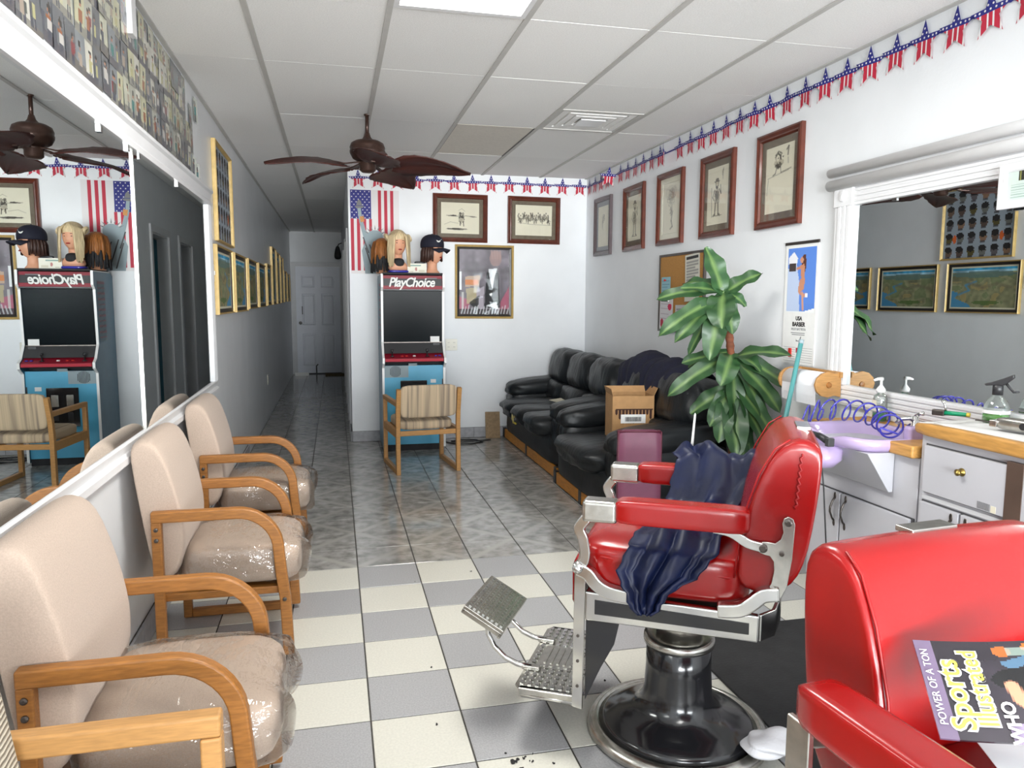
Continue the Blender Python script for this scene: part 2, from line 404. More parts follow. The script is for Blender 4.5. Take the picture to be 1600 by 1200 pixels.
class Raster:
    """a small painted print; becomes face colours on a flat grid"""
    def __init__(s, nx, ny, col): s.a = np.ones((ny, nx, 3)) * np.array(lin(col)); s.nx, s.ny = nx, ny; s.Y, s.X = np.mgrid[0:ny, 0:nx]; s.U = (s.X + .5) / nx; s.V = (s.Y + .5) / ny
    def put(s, m, col, al=1.0):
        m = np.clip(m.astype(float), 0, 1)[..., None] * al; s.a = s.a * (1 - m) + np.array(lin(col)) * m
    def rect(s, u0, u1, v0, v1, col, al=1.0): s.put((s.U >= u0) & (s.U < u1) & (s.V >= v0) & (s.V < v1), col, al)
    def ell(s, cu, cv, ru, rv, col, al=1.0, rot=0.0):
        asp = s.ny / s.nx; du = s.U - cu; dv = (s.V - cv) * asp; c, n = math.cos(rot), math.sin(rot)
        x = du * c + dv * n; y = -du * n + dv * c
        s.put((x / ru) ** 2 + (y / (rv * asp)) ** 2 <= 1, col, al)
    def line(s, pts, w, col, al=1.0):
        asp = s.ny / s.nx
        for (a, b), (c, d) in zip(pts[:-1], pts[1:]):
            px, py, qx, qy = a, b * asp, c, d * asp; L2 = (qx - px) ** 2 + (qy - py) ** 2 + 1e-9
            t = np.clip(((s.U - px) * (qx - px) + (s.V * asp - py) * (qy - py)) / L2, 0, 1)
            d2 = np.hypot(s.U - px - t * (qx - px), s.V * asp - py - t * (qy - py)); s.put(np.clip((w - d2) * s.nx + .5, 0, 1), col, al)
    def poly(s, pts, col, al=1.0):
        ins = np.zeros(s.U.shape, bool); n = len(pts)
        for i in range(n):
            (x0, y0), (x1, y1) = pts[i], pts[(i + 1) % n]
            if y0 == y1: continue
            c = ((y0 > s.V) != (y1 > s.V)) & (s.U < (x1 - x0) * (s.V - y0) / (y1 - y0) + x0); ins ^= c
        s.put(ins, col, al)
    def noise(s, amt, cells=None):
        if cells:
            g = RNG.random((cells[1] + 2, cells[0] + 2)); fx = s.U * cells[0]; fy = s.V * cells[1]; i = fx.astype(int); j = fy.astype(int); a = fx - i; b = fy - j
            n = (g[j, i] * (1 - a) + g[j, i + 1] * a) * (1 - b) + (g[j + 1, i] * (1 - a) + g[j + 1, i + 1] * a) * b
        else: n = RNG.random(s.U.shape)
        s.a = np.clip(s.a * (1 + amt * (n - .5) * 2)[..., None], 0, 1)
        return n
    def mesh(s, name, w, h, fn=None):
        """u to +x, v (0 top) to -z, centred, facing -y; fn bends (x, z) -> (x, y, z)"""
        nx, ny = s.nx, s.ny
        xs = (np.arange(nx + 1) / nx - .5) * w; zs = (.5 - np.arange(ny + 1) / ny) * h
        V = [(fn(x, z) if fn else (x, 0.0, z)) for z in zs for x in xs]
        F = [(j * (nx + 1) + i, (j + 1) * (nx + 1) + i, (j + 1) * (nx + 1) + i + 1, j * (nx + 1) + i + 1) for j in range(ny) for i in range(nx)]
        me = bpy.data.meshes.new(name); me.from_pydata(V, [], F)
        at = me.attributes.new('Print', 'FLOAT_COLOR', 'CORNER')
        c = np.concatenate([s.a, np.ones((ny, nx, 1))], 2).reshape(-1, 4); at.data.foreach_set('color', np.repeat(c, 4, 0).ravel().astype(np.float32))
        return me
def printed(name, ras, w, h, parent=None, loc=(0, 0, 0), rot=(0, 0, 0), material='print_matte', fn=None):
    return link(name, ras.mesh(name, w, h, fn), material, parent, loc=loc, rot=rot)
# ------------------------------------------------------------------ the room
XL, XR, YB, YF, ZC = -0.79, 2.55, 7.5, -1.5, 2.637
XH, YH = 0.144, 14.6          # hallway: its right wall and its far end
def plane_box(name, m, *b, **k): return MB().box(*b).build(name, m, **k)

# floor: grout bed, single tiles as parts
floor = struct(plane_box('floor', 'grout', XL - .2, XR + .2, YF - .2, YH + .3, -0.1, -0.0025))
FX, FY, TX, TY = 0.0874, 3.9157, 0.305, 0.2984
G = 0.0028
def tile_mesh(name, m, w, d):
    b = MB(); b.box(-w / 2, w / 2, -d / 2, d / 2, -0.006, 0.0); bm = b.bm
    e = [x for x in bm.edges if all(abs(v.co.z) < 1e-6 for v in x.verts)]
    bmesh.ops.bevel(bm, geom=e, offset=0.0015, segments=1, affect='EDGES')
    bmesh.ops.recalc_face_normals(bm, faces=bm.faces[:])
    me = bpy.data.meshes.new(name); bm.to_mesh(me); bm.free(); me.materials.append(MATS[m]); return me
TM = {}
def floor_tile(x0, x1, y0, y1, m):
    w, d = round(x1 - x0 - 2 * G, 4), round(y1 - y0 - 2 * G, 4)
    if w < 0.02 or d < 0.02: return
    key = (m, w, d)
    if key not in TM: TM[key] = tile_mesh('tile', m, w, d)
    o = bpy.data.objects.new('tile', TM[key]); COL.objects.link(o); o.parent = floor
    o.location = ((x0 + x1) / 2, (y0 + y1) / 2, 0)
far = {'tile_dark': MB(), 'tile_dark_flip': MB()}; near = {'tile_white': MB(), 'tile_grey': MB()}
count = 0
for j in range(-36, 19):
    y1 = FY - TY * j; y0 = y1 - TY
    if y0 > YH: continue
    for i in range(-3, 9):
        x0, x1 = max(XL, FX + TX * i), min(XR, FX + TX * (i + 1))
        hall = y1 > YB + 0.02
        if hall: x1 = min(x1, XH)
        if x1 - x0 < 0.03: continue
        if j < 0: m = 'tile_dark' if (i + j) % 2 == 0 else 'tile_dark_flip'
        else: m = 'tile_grey' if (i + j) % 2 == 0 else 'tile_white'
        if y0 < 1.0:
            near[m].box(x0 + G, x1 - G, y0 + G, y1 - G, -0.006, 0)
        elif y1 < 11.2: floor_tile(x0, x1, y0, min(y1, YH), m); count += 1
        else: far[m].box(x0 + G, x1 - G, y0 + G, y1 - G, -0.006, 0)
for d_, nm in ((far, 'hallway_tiles'), (near, 'entrance_tiles')):
    for m_, b in d_.items():
        o = b.build(nm, m_, floor); o['kind'] = 'stuff'

# ceiling: tees and lay-in panels
ceil = struct(plane_box('ceiling', 'grout', XL - .2, XR + .2, YF - .2, YH + .3, ZC + 0.03, ZC + 0.12))
CX = [XL, -0.344, 0.254, 0.853, 1.452, 2.05, XR]
CY = [YF, -0.75, 0.35, 1.25, 2.2, 3.363, 4.2465, 5.4058, 6.5027, YB]
tees = MB()
for x in CX[1:-1]: tees.box(x - .013, x + .013, YF, YB, ZC - .001, ZC + .03)
for y in CY[1:-1]: tees.box(XL, XR, y - .005, y + .005, ZC + .0075, ZC + .03)
for x in (XL + .012, XR - .012): tees.box(x - .012, x + .012, YF, YB, ZC - .001, ZC + .03)
tees.build('ceiling_tee_grid', 'ceiling_grid', ceil)
def ceil_panel(x0, x1, y0, y1, m='ceiling_tile', dz=0.0):
    w, d = x1 - x0 - 0.004, y1 - y0 - 0.004
    key = (m, round(w, 3), round(d, 3))
    if key not in TM:
        me = tile_mesh('ceiling_panel', m, w, d); TM[key] = me
    o = bpy.data.objects.new('ceiling_panel', TM[key]); COL.objects.link(o); o.parent = ceil
    o.location = ((x0 + x1) / 2, (y0 + y1) / 2, ZC + .012 + dz)
    o.rotation_euler = (random.uniform(-.0012, .0012), random.uniform(-.0012, .0012), 0)
    return o
for a in range(len(CX) - 1):
    for b in range(len(CY) - 1):
        x0, x1, y0, y1 = CX[a], CX[a + 1], CY[b], CY[b + 1]
        if a == 2 and b in (1, 4): continue                 # troffers
        if a == 3 and b == 7: continue                      # open return grille
        if a == 4 and b == 6:                               # square air diffuser takes the far half
            ceil_panel(x0, x1, y0, 4.828); continue
        ceil_panel(x0, x1, y0, y1)
# hallway ceiling panels
hg = MB(); hy = [YB]
while hy[-1] < YH - .05: hy.append(min(YH, hy[-1] + 1.17))
for y in hy[1:-1]: hg.box(XL, XH, y - .005, y + .005, ZC + .0075, ZC + .02)
hg.box(-0.355, -0.33, YB, YH, ZC - .002, ZC + .02); hg.box(XL, XL + .02, YB, YH, ZC - .002, ZC + .02)
hg.build('hallway_tee_grid', 'ceiling_grid', ceil)
for k in range(len(hy) - 1):
    ceil_panel(XL, -0.344, hy[k], hy[k + 1]); ceil_panel(-0.344, XH, hy[k], hy[k + 1])
# brown water stain ring on one panel (a mark of its own, flat on the panel)
st = Raster(48, 48, (.87, .865, .86)); r_ = np.hypot(st.U - .5, st.V - .5) + .03 * np.sin(5 * np.arctan2(st.V - .5, st.U - .5)) + .012 * np.sin(11 * np.arctan2(st.V - .5, st.U - .5))
st.put(r_ < .43, (.80, .76, .70)); st.put(np.abs(r_ - .41) < .03, (.70, .62, .50), .8); st.put(np.abs(r_ - .27) < .015, (.72, .66, .58), .6); st.put(r_ < .2, (.83, .80, .76))
def disc_fn(x, z): return (x, 0, z)
me = st.mesh('water_stain', .19, .19)
bmx = bmesh.new(); bmx.from_mesh(me); bmesh.ops.delete(bmx, geom=[f for f in bmx.faces if f.calc_center_median().length > .085], context='FACES'); bmx.to_mesh(me); bmx.free()
link('water_stain', me, 'print_matte', ceil, loc=(1.645, 3.06, ZC + .0112), rot=(-PI / 2, 0, 0))
# lit troffers: things
for k, (lx, ly, pw) in enumerate(TROFFERS):
    y0, y1 = (2.2, 3.363) if k == 0 else (-0.75, 0.35)
    t = thing('ceiling_light', ('lit fluorescent ceiling panel light whose far edge shows at the top of the picture', 'second fluorescent ceiling light by the shop entrance')[k], 'ceiling light', (lx, (y0 + y1) / 2, ZC))
    w, d = .585, (y1 - y0) - .02
    b = MB()
    b.box(-w / 2, w / 2, -d / 2, -d / 2 + .03, 0, .06).box(-w / 2, w / 2, d / 2 - .03, d / 2, 0, .06).box(-w / 2, -w / 2 + .03, -d / 2 + .03, d / 2 - .03, 0, .06).box(w / 2 - .03, w / 2, -d / 2 + .03, d / 2 - .03, 0, .06)
    b.build('light_frame', 'trim_white', t)
    MB().box(-w / 2 + .03, w / 2 - .03, -d / 2 + .03, d / 2 - .03, .012, .02).build('light_diffuser', 'lit_diffuser', t)
# square air diffuser: nested louvre rings round a white centre plate
t = thing('air_diffuser', 'square white louvred air diffuser in the ceiling near the right wall', 'vent', (1.751, 5.117, ZC))
b = MB()
def frame4(b, r0, r1, z0, z1):
    return b.box(-r0, r0, -r0, -r1, z0, z1).box(-r0, r0, r1, r0, z0, z1).box(-r0, -r1, -r1, r1, z0, z1).box(r1, r0, -r1, r1, z0, z1)
def ring(b, r0, r1, z0, z1):
    A = [(-r0, -r0, z0), (r0, -r0, z0), (r0, r0, z0), (-r0, r0, z0)]; B = [(-r1, -r1, z1), (r1, -r1, z1), (r1, r1, z1), (-r1, r1, z1)]
    C = [(x, y, z + .004) for x, y, z in A]; D = [(x, y, z + .004) for x, y, z in B]
    b.grid([[A[k], B[k], D[k], C[k]] for k in range(4)], close_u=True, close_v=True)
frame4(b, .288, .264, .001, .02); b.build('outer_frame', 'ceiling_grid', t)
for k, (r0, r1) in enumerate(((.262, .212), (.20, .155), (.145, .10))):
    q = MB(); frame4(q, r0, r1, .006 - .003 * k, .016); q.build('louvre', 'ceiling_tile', t, bevel=.003)
MB().box(-.088, .088, -.088, .088, -.008, .0).build('centre_plate', 'trim_white', t)
MB().box(-.28, .28, -.28, .28, .016, .022).build('duct_back', 'filter_grey', t)
# return-air grille: dark recess
t = thing('return_grille', 'grey recessed return air panel in the ceiling beyond the fan', 'vent', (1.152, 5.98, ZC))
b = MB(); b.box(-.295, .295, -.56, .52, .0068, .012); b.build('filter_panel', 'filter_grey', t)
for x0, x1 in ((-.295, -.280), (.280, .295)): MB().box(x0, x1, -.56, .52, .004, .0066).build('grille_edge', 'dark_grey', t)

# walls
T = .12
struct(plane_box('wall_left', 'wall_gloss', XL - T, XL, YF - T, YH, 0, ZC + .03))
struct(plane_box('wall_right', 'wall_white', XR, XR + T, YF - T, YB + T, 0, ZC + .03))
struct(plane_box('wall_back', 'wall_white', XH + .0, XR, YB, YB + T, 0, ZC + .03))
hy_doors = ((8.05, 8.85), (9.5, 10.3), (11.6, 12.4))
b = MB(); prev = YB + T
for d0, d1 in hy_doors:
    b.box(XH, XH + T, prev, d0, 0, ZC + .03); b.box(XH, XH + T, d0, d1, 2.06, ZC + .03); prev = d1
b.box(XH, XH + T, prev, YH, 0, ZC + .03)
struct(b.build('wall_hallway', 'wall_white'))
struct(plane_box('wall_far', 'wall_white', XL - T, XH + T, YH, YH + T, 0, ZC + .03))
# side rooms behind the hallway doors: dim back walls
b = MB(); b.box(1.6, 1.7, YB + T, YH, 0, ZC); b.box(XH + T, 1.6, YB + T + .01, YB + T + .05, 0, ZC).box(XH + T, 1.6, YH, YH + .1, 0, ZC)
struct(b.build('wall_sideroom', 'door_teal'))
for k, (d0, d1) in enumerate(hy_doors):
    b = MB()
    for xx in (XH - .018, XH + T - .002):
        b.box(xx, xx + .02, d0 - .07, d0, 0, 2.06).box(xx, xx + .02, d1, d1 + .07, 0, 2.06).box(xx, xx + .02, d0 - .07, d1 + .07, 2.06, 2.13)
    b.box(XH, XH + T, d0, d0 + .015, 0, 2.05).box(XH, XH + T, d1 - .015, d1, 0, 2.05).box(XH, XH + T, d0, d1, 2.045, 2.06)
    struct(b.build('trim_%d' % (k + 1), 'trim_white'))
    # the door leaf stands open into the hallway side room
    dd = struct(MB().box(0, .78, -.02, .02, .01, 2.03).build('door_%d' % (k + 2), 'door_teal' if k == 0 else 'door_paint', bevel=.004, loc=(XH + T, d1 - .02, 0), rot=(0, 0, math.radians(-35 if k else -62))))
    MB().lathe([(0, 0), (.012, 0), (.012, .03), (.028, .04), (.028, .065), (0, .075)], 14, M=Matrix.Translation((.72, -.02, .98)) @ Matrix.Rotation(PI / 2, 4, 'X')).build('door_knob', 'brass', dd, smooth=True)
# front wall with the shop window and the glazed door, behind the camera
W0, W1, WZ0, WZ1 = -0.72, 2.48, 0.35, 2.5
b = MB(); b.box(XL, W0, YF - T, YF, 0, ZC + .03).box(W1, XR, YF - T, YF, 0, ZC + .03).box(W0, W1, YF - T, YF, 0, WZ0).box(W0, W1, YF - T, YF, WZ1, ZC + .03)
struct(b.build('wall_front', 'wall_white'))
b = MB(); e = .05
for x in (W0, .36, 1.36, W1 - e): b.box(x, x + e, YF - .08, YF - .02, WZ0, WZ1)
for z in (WZ0, WZ1 - e): b.box(W0 + e, W1 - e, YF - .08, YF - .02, z, z + e)
win = struct(b.build('window_1', 'chrome_worn'))
for x0, x1 in ((W0 + e, .36), (.41, 1.36), (1.41, W1 - e)):
    MB().box(x0, x1, YF - .055, YF - .05, WZ0 + e, WZ1 - e).build('window_pane', 'picture_glass', win)
# baseboards: rows of grey tile
def base_row(name, p0, p1, nrm, z=.105, step=.305):
    p0 = Vector((*p0, 0)); p1 = Vector((*p1, 0)); L = (p1 - p0).length; d = (p1 - p0) / L; n = Vector((*nrm, 0))
    root = struct(MB().box(0, L, 0, .004, 0, z).build(name, 'grout'))
    ang = math.atan2(d.y, d.x); root.location = p0; root.rotation_euler = (0, 0, ang)
    side = 1 if (Matrix.Rotation(ang, 3, 'Z') @ Vector((0, 1, 0))).dot(n) > 0 else -1
    x = 0.0
    while x < L - .02:
        w = min(step, L - x); key = ('base_tile', round(w, 3), z)
        if key not in TM:
            bb = MB(); bb.box(.002, w - .002, -.011, .011, .003, z - .002)
            me = bpy.data.meshes.new('base_tile'); bb.bm.to_mesh(me); bb.bm.free(); me.materials.append(MATS['base_tile']); TM[key] = me
        o = bpy.data.objects.new('base_tile', TM[key]); COL.objects.link(o); o.parent = root; o.location = (x, 0.0, 0); x += step
base_row('baseboard_back', (XH, YB - .005), (XR, YB - .005), (0, -1))
base_row('baseboard_left', (XL + .005, 1.0), (XL + .005, 7.0), (1, 0))
base_row('baseboard_right', (XR - .005, 3.2), (XR - .005, 7.48), (-1, 0))
base_row('baseboard_hallway', (XH - .005, YB), (XH - .005, 7.98), (-1, 0))
# far door at the end of the hallway, six moulded panels
dx0, dx1 = -0.70, 0.10
dr = thing('hallway_door', '', '', (0, 0, 0))
for key in ('label', 'category'): del dr[key]
dr.name = 'door_1'; dr['kind'] = 'structure'
MB().box(dx0, dx1, YH - .045, YH - .005, .02, 2.0).build('door_leaf', 'door_paint', dr)
def moulding(x0, x1, z0, z1):
    b = MB(); y = YH - .045
    b.grid([[(x0 - a, y - d, z0 - a), (x1 + a, y - d, z0 - a), (x1 + a, y - d, z1 + a), (x0 - a, y - d, z1 + a)] for a, d in ((0, 0), (-.012, .012), (-.028, .012), (-.04, .001))], close_v=True)
    b.box(x0 + .055, x1 - .055, y - .01, y, z0 + .055, z1 - .055); return b
for c in (-0.475, -0.125):
    for z0, z1 in ((.16, .76), (.92, 1.50), (1.62, 1.84)): moulding(c - .12, c + .12, z0, z1).build('door_panel', 'door_paint', dr)
MB().lathe([(0, 0), (.03, 0), (.03, .008), (.012, .015), (.012, .03), (.028, .04), (.028, .06), (0, .07)], 16, M=Matrix.Translation((dx0 + .07, YH - .045, .96)) @ Matrix.Rotation(PI / 2, 4, 'X')).build('door_knob', 'chrome_worn', dr, smooth=True)
MB().box(dx0 + .10, dx0 + .115, YH - .06, YH - .044, 1.12, 1.27).build('door_bolt', 'dark_grey', dr)
b = MB(); b.box(dx0 - .08, dx0, YH - .03, YH, 0, 2.09).box(dx1, XH, YH - .03, YH, 0, 2.09).box(dx0, dx1, YH - .03, YH, 2.01, 2.09)
b.build('door_frame', 'trim_grey', dr)
MB().box(dx0, dx1, YH - .06, YH - .002, 0, .018).build('door_sill', 'dark_grey', dr)
# wedge of light on the floor modelled as a solid, coir mat, door stop
tag(MB().box(-.17, .17, -.14, .14, 0, .022).build('doormat', 'doormat', loc=(-.03, YH - .32, 0), bevel=.004), 'brown coir doormat at the far hallway door', 'doormat')
tag(MB().prism([(0, 0), (.28, 0), (.28, .012), (0, .06)], 'x', -.12, .12).build('light_wedge', 'white_plastic', loc=(-.62, YH - .36, 0), bevel=.003), 'white wedge standing in for light at the foot of the hallway door', 'wedge')
tag(MB().tube([(0, 0, 0), (0, -.06, .06), (0, -.06, .14), (.03, -.07, .17)], .012).build('door_stop', 'dark_grey', loc=(-.36, YH - .08, .02), smooth=True), 'small dark door stop hook at the foot of the hallway door', 'door stop')
t = thing('hanging_bag', 'small black bag hanging high on the hallway wall', 'bag', (XH - .02, 12.9, 2.2))
MB().pillow((-.06, 0, -.03), (.10, .12, .22), 3, 4, lambda q: (q.x * (1.0 - .35 * q.z), q.y, q.z)).build('sack', 'black_matte', t, smooth=True)
MB().tube([(-.06, 0, .07), (-.04, 0, .11), (.01, 0, .13)], .008).build('strap', 'black_matte', t)

# outlets, switch, light-coloured plates
def wall_plate(label, loc, rotz, kind='outlet'):
    t = thing('power_outlet' if kind == 'outlet' else 'light_switch', label, 'outlet' if kind == 'outlet' else 'switch', loc, rotz)
    w = .058 if kind == 'double' else .036
    MB().box(-.06 if kind == 'double' else -.036, .06 if kind == 'double' else .036, -.006, 0, -.058, .058).build('cover_plate', 'off_white_plastic', t, bevel=.003)
    for sx in ((-.028, .028) if kind == 'double' else (0,)):
        if kind == 'switch': MB().box(-.006, .006, -.016, -.005, -.014, .014).build('toggle', 'white_plastic', t)
        else:
            for z in (-.022, .022):
                r = MB().lathe([(0, 0), (.016, 0), (.016, .003), (0, .003)], 14, M=Matrix.Translation((sx, -.006, z)) @ Matrix.Rotation(PI / 2, 4, 'X')).build('socket', 'off_white_plastic', t)
                b = MB()
                for q in (-.006, .006): b.box(sx + q - .0012, sx + q + .0012, -.0105, -.009, z - .005, z + .005)
                b.build('socket_slot', 'ink_black', r)
    return t
wall_plate('white double power outlet on the back wall beside the arcade cabinet', (1.135, YB - .001, .955), 0, 'double')
wall_plate('white power outlet low on the left hallway wall', (XL + .001, 9.18, .465), PI / 2, 'outlet')
wall_plate('white light switch on the left wall by the mirror end', (XL + .001, 5.37, 1.58), PI / 2, 'switch')
# ------------------------------------------------------------------ mirrors
def mould_profile():
    return None
t = thing('wall_mirror', 'huge white-framed two-pane mirror along the left wall above the waiting chairs', 'mirror', (XL, 0, 0))
my0, my1 = 0.5, 5.13
# x = out of the wall
b = MB(); b.prism([(0, 2.0), (.030, 2.0), (.034, 2.02), (.022, 2.035), (.030, 2.075), (.042, 2.085), (.042, 2.10), (0, 2.10)], 'y', my0 - .1, my1 + .12); b.build('frame_top', 'trim_white', t)
b = MB(); b.prism([(0, .79), (.020, .79), (.034, .80), (.034, .825), (.018, .835), (.026, .868), (.020, .876), (0, .876)], 'y', my0 - .1, my1 + .12); b.build('frame_bottom', 'trim_white', t)
for y in (my0 - .1, my1):
    b = MB(); b.prism([(0, y), (.026, y), (.034, y + .03), (.022, y + .05), (.03, y + .10), (0, y + .12)], 'z', .876, 2.0); b.build('frame_side', 'trim_white', t)
for k, (y0, y1) in enumerate(((my0, 3.31), (3.325, my1))):
    o = MB().box(0, .005, -(y1 - y0) / 2, (y1 - y0) / 2, .876, 2.0).build('mirror_pane', 'mirror_glass', t)
    o.location = (.012, (y0 + y1) / 2, 0); o.rotation_euler = (0, 0, 0.0 if k == 0 else math.radians(.32))
MB().box(.010, .024, 3.311, 3.322, .876, 2.0).build('seam_strip', 'chrome_worn', t)
for y in (2.9, 3.25, 3.42, 4.2): MB().box(.016, .026, y - .012, y + .012, 1.975, 2.0).build('mirror_clip', 'chrome', t)
# small strip of lath on the wall above the photographs
tag(MB().box(0, .022, -.035, .035, -.09, .09).build('white_lath', 'trim_white', loc=(XL + .004, 3.44, 2.555)), 'short white batten fixed over the photographs at the ceiling', 'batten')

# right mirror
t = thing('barber_mirror', 'wide white-framed mirror over the barber counter on the right wall', 'mirror', (XR, 0, 0))
b = MB(); b.box(-.012, 0, 1.05, 3.33, .97, 1.90); b.build('mirror_pane', 'mirror_glass', t)
b = MB()
b.box(-.03, 0, 1.0, 3.47, 1.885, 1.985)
for z in (1.90, 1.925, 1.95): b.box(-.036, -.03, 1.0, 3.45, z, z + .014)
b.build('frame_top', 'trim_white', t, bevel=.002)
for z, r in ((1.998, .028), (2.062, .024)):
    MB().tube([(-.04, 1.0, z), (-.04, 3.49, z)], r, 14).build('frame_rod', 'trim_white', t, smooth=True)
MB().box(-.03, 0, 1.0, 3.47, 2.02, 2.05).build('frame_fillet', 'trim_white', t)
b = MB(); b.box(-.03, 0, 1.0, 3.43, .883, .985)
for z in (.893, .916, .939, .962): b.box(-.036, -.03, 1.0, 3.41, z, z + .015)
b.build('frame_bottom', 'trim_white', t, bevel=.002)
b = MB(); b.box(-.034, 0, 3.315, 3.445, .985, 1.885)
for y in (3.325, 3.36, 3.395): b.box(-.04, -.034, y, y + .022, .985, 1.885)
b.build('frame_side', 'trim_white', t, bevel=.002)
MB().box(-.042, 0, 3.31, 3.45, 1.885, 1.985).lathe([(0, 0), (.03, 0), (.024, .008), (.01, .010), (0, .012)], 18, M=Matrix.Translation((-.042, 3.38, 1.935)) @ Matrix.Rotation(-PI / 2, 4, 'Y')).build('corner_block', 'trim_white', t, bevel=.002)
MB().box(-.018, -.006, 3.03, 3.06, 1.872, 1.89).build('mirror_clip', 'chrome', t)

# ------------------------------------------------------------------ framed pictures
def framed(name, label, w, h, fw, mw, art, fm='frame_mahogany', mm='frame_mat', loc=(0, 0, 0), rotz=0, group=None, inner=None, glass=True, d=.03, tilt=0.0, cat='picture'):
    t = thing(name, label, cat, loc, rotz, group)
    t.rotation_euler = (0, tilt, rotz)
    prof = ((0, .0), (.0, -d * .85), (fw * .25, -d), (fw * .6, -d * .72), (fw * .8, -d * .8), (fw, -d * .45), (fw, 0))
    b = MB(); rows = []
    for o_, y in prof:
        rows.append([(-w / 2 + o_, y, -h / 2 + o_), (w / 2 - o_, y, -h / 2 + o_), (w / 2 - o_, y, h / 2 - o_), (-w / 2 + o_, y, h / 2 - o_)])
    b.grid(rows, close_v=True); b.build('picture_frame', fm, t)
    if inner:
        b = MB(); q = fw; b.grid([[(-w / 2 + q + e, y, -h / 2 + q + e), (w / 2 - q - e, y, -h / 2 + q + e), (w / 2 - q - e, y, h / 2 - q - e), (-w / 2 + q + e, y, h / 2 - q - e)] for e, y in ((0, -d * .5), (.004, -d * .55), (inner[1], -d * .4), (inner[1], 0))], close_v=True)
        b.build('inner_frame', inner[0], t)
    if mw:
        b = MB(); q = fw - .003; r = fw + mw
        b.grid([[(-w / 2 + e, y, -h / 2 + e), (w / 2 - e, y, -h / 2 + e), (w / 2 - e, y, h / 2 - e), (-w / 2 + e, y, h / 2 - e)] for e, y in ((q, -.010), (r, -.010), (r + .003, -.007))], close_v=True)
        b.build('picture_mount', mm, t)
    iw, ih = w - 2 * (fw + mw) + .004, h - 2 * (fw + mw) + .004
    if inner: iw -= 2 * inner[1] - .006; ih -= 2 * inner[1] - .006
    printed('print', art, iw, ih, t, (0, -.006, 0))
    if glass: MB().box(-w / 2 + fw, w / 2 - fw, -.0125, -.012, -h / 2 + fw, h / 2 - fw).build('picture_glazing', 'picture_glass', t)
    return t
CREAM = (.90, .87, .78)
INK = (.22, .19, .16); INK2 = (.45, .42, .36)
def sketch_base(nx, ny, col=CREAM):
    r = Raster(nx, ny, col); r.noise(.03, (6, 6)); return r
def scribble(r, cu, cv, ru, rv, n, col=INK, w=.012, al=.6, seed=0):
    rg = random.Random(seed); px, py = cu, cv; pts = [(px, py)]
    for _ in range(n):
        a = rg.uniform(0, 2 * PI); q = rg.random() ** .5
        pts.append((cu + ru * q * math.cos(a), cv + rv * q * math.sin(a)))
    r.line(pts, w, col, al)
def figure_sketch(r, cu, top, bot, wd, hat=True, seed=1, al=.7):
    """a loose ink figure: hat, beard, coat, legs"""
    h = bot - top
    if hat:
        r.ell(cu, top + .09 * h, wd * .75, .018 * h, INK, al); r.ell(cu, top + .05 * h, wd * .42, .05 * h, INK, al)
    r.ell(cu, top + .15 * h, wd * .36, .065 * h, (.80, .76, .66), 1); r.line([(cu - wd * .36, top + .12 * h), (cu - wd * .3, top + .2 * h), (cu, top + .23 * h), (cu + wd * .3, top + .2 * h), (cu + wd * .36, top + .12 * h)], .012, INK, al)
    scribble(r, cu, top + .24 * h, wd * .3, .05 * h, 18, INK, .008, al, seed)
    r.poly([(cu - wd * .6, top + .30 * h), (cu + wd * .6, top + .28 * h), (cu + wd * .7, top + .66 * h), (cu - wd * .65, top + .66 * h)], (.68, .63, .54), al * .8)
    scribble(r, cu, top + .46 * h, wd * .68, .18 * h, 46, INK, .006, al * .8, seed + 1)
    r.line([(cu - wd * .6, top + .3 * h), (cu - wd * 1.0, top + .48 * h), (cu - wd * .7, top + .56 * h)], .016, INK, al)
    r.line([(cu + wd * .6, top + .3 * h), (cu + wd * 1.0, top + .42 * h), (cu + wd * .85, top + .2 * h)], .016, INK, al)
    for s_ in (-1, 1):
        r.line([(cu + s_ * wd * .3, top + .64 * h), (cu + s_ * wd * .42, top + .93 * h), (cu + s_ * wd * .75, top + .96 * h)], .03, INK, al * .9)
    scribble(r, cu, bot - .03 * h, wd * 1.3, .015 * h, 12, INK2, .006, al * .7, seed + 2)
# right wall: five upright pen drawings, from the far corner to the mirror
arts = []
r = sketch_base(56, 84); scribble(r, .5, .32, .16, .12, 40, INK2, .005, .5, 3); scribble(r, .42, .45, .1, .14, 24, INK2, .004, .4, 4); r.line([(.45, .3), (.4, .5), (.5, .6)], .008, INK2, .5); arts.append(r)
r = sketch_base(56, 84); figure_sketch(r, .52, .12, .92, .20, True, 5, .75); arts.append(r)
r = sketch_base(56, 84); r.ell(.5, .2, .36, .14, (.74, .71, .63), .35); r.ell(.55, .24, .2, .13, (.70, .66, .58), .5); scribble(r, .52, .3, .28, .2, 60, INK2, .004, .4, 6); scribble(r, .55, .55, .12, .12, 30, INK2, .006, .5, 7); r.line([(.6, .6), (.55, .75), (.62, .86), (.5, .9)], .03, INK2, .6); arts.append(r)
r = sketch_base(56, 84); figure_sketch(r, .46, .20, .86, .19, True, 9, .8); scribble(r, .72, .14, .05, .1, 10, INK2, .008, .6, 10); r.line([(.2, .35), (.24, .85)], .012, INK, .7); arts.append(r)
r = sketch_base(56, 84); r.ell(.46, .26, .17, .06, (.72, .68, .58), .8); scribble(r, .46, .16, .17, .07, 40, INK, .012, .7, 12); r.ell(.42, .19, .07, .045, (.90, .87, .78)); r.ell(.60, .18, .07, .05, (.90, .87, .78)); r.ell(.43, .195, .02, .012, INK); r.ell(.60, .185, .02, .012, INK)
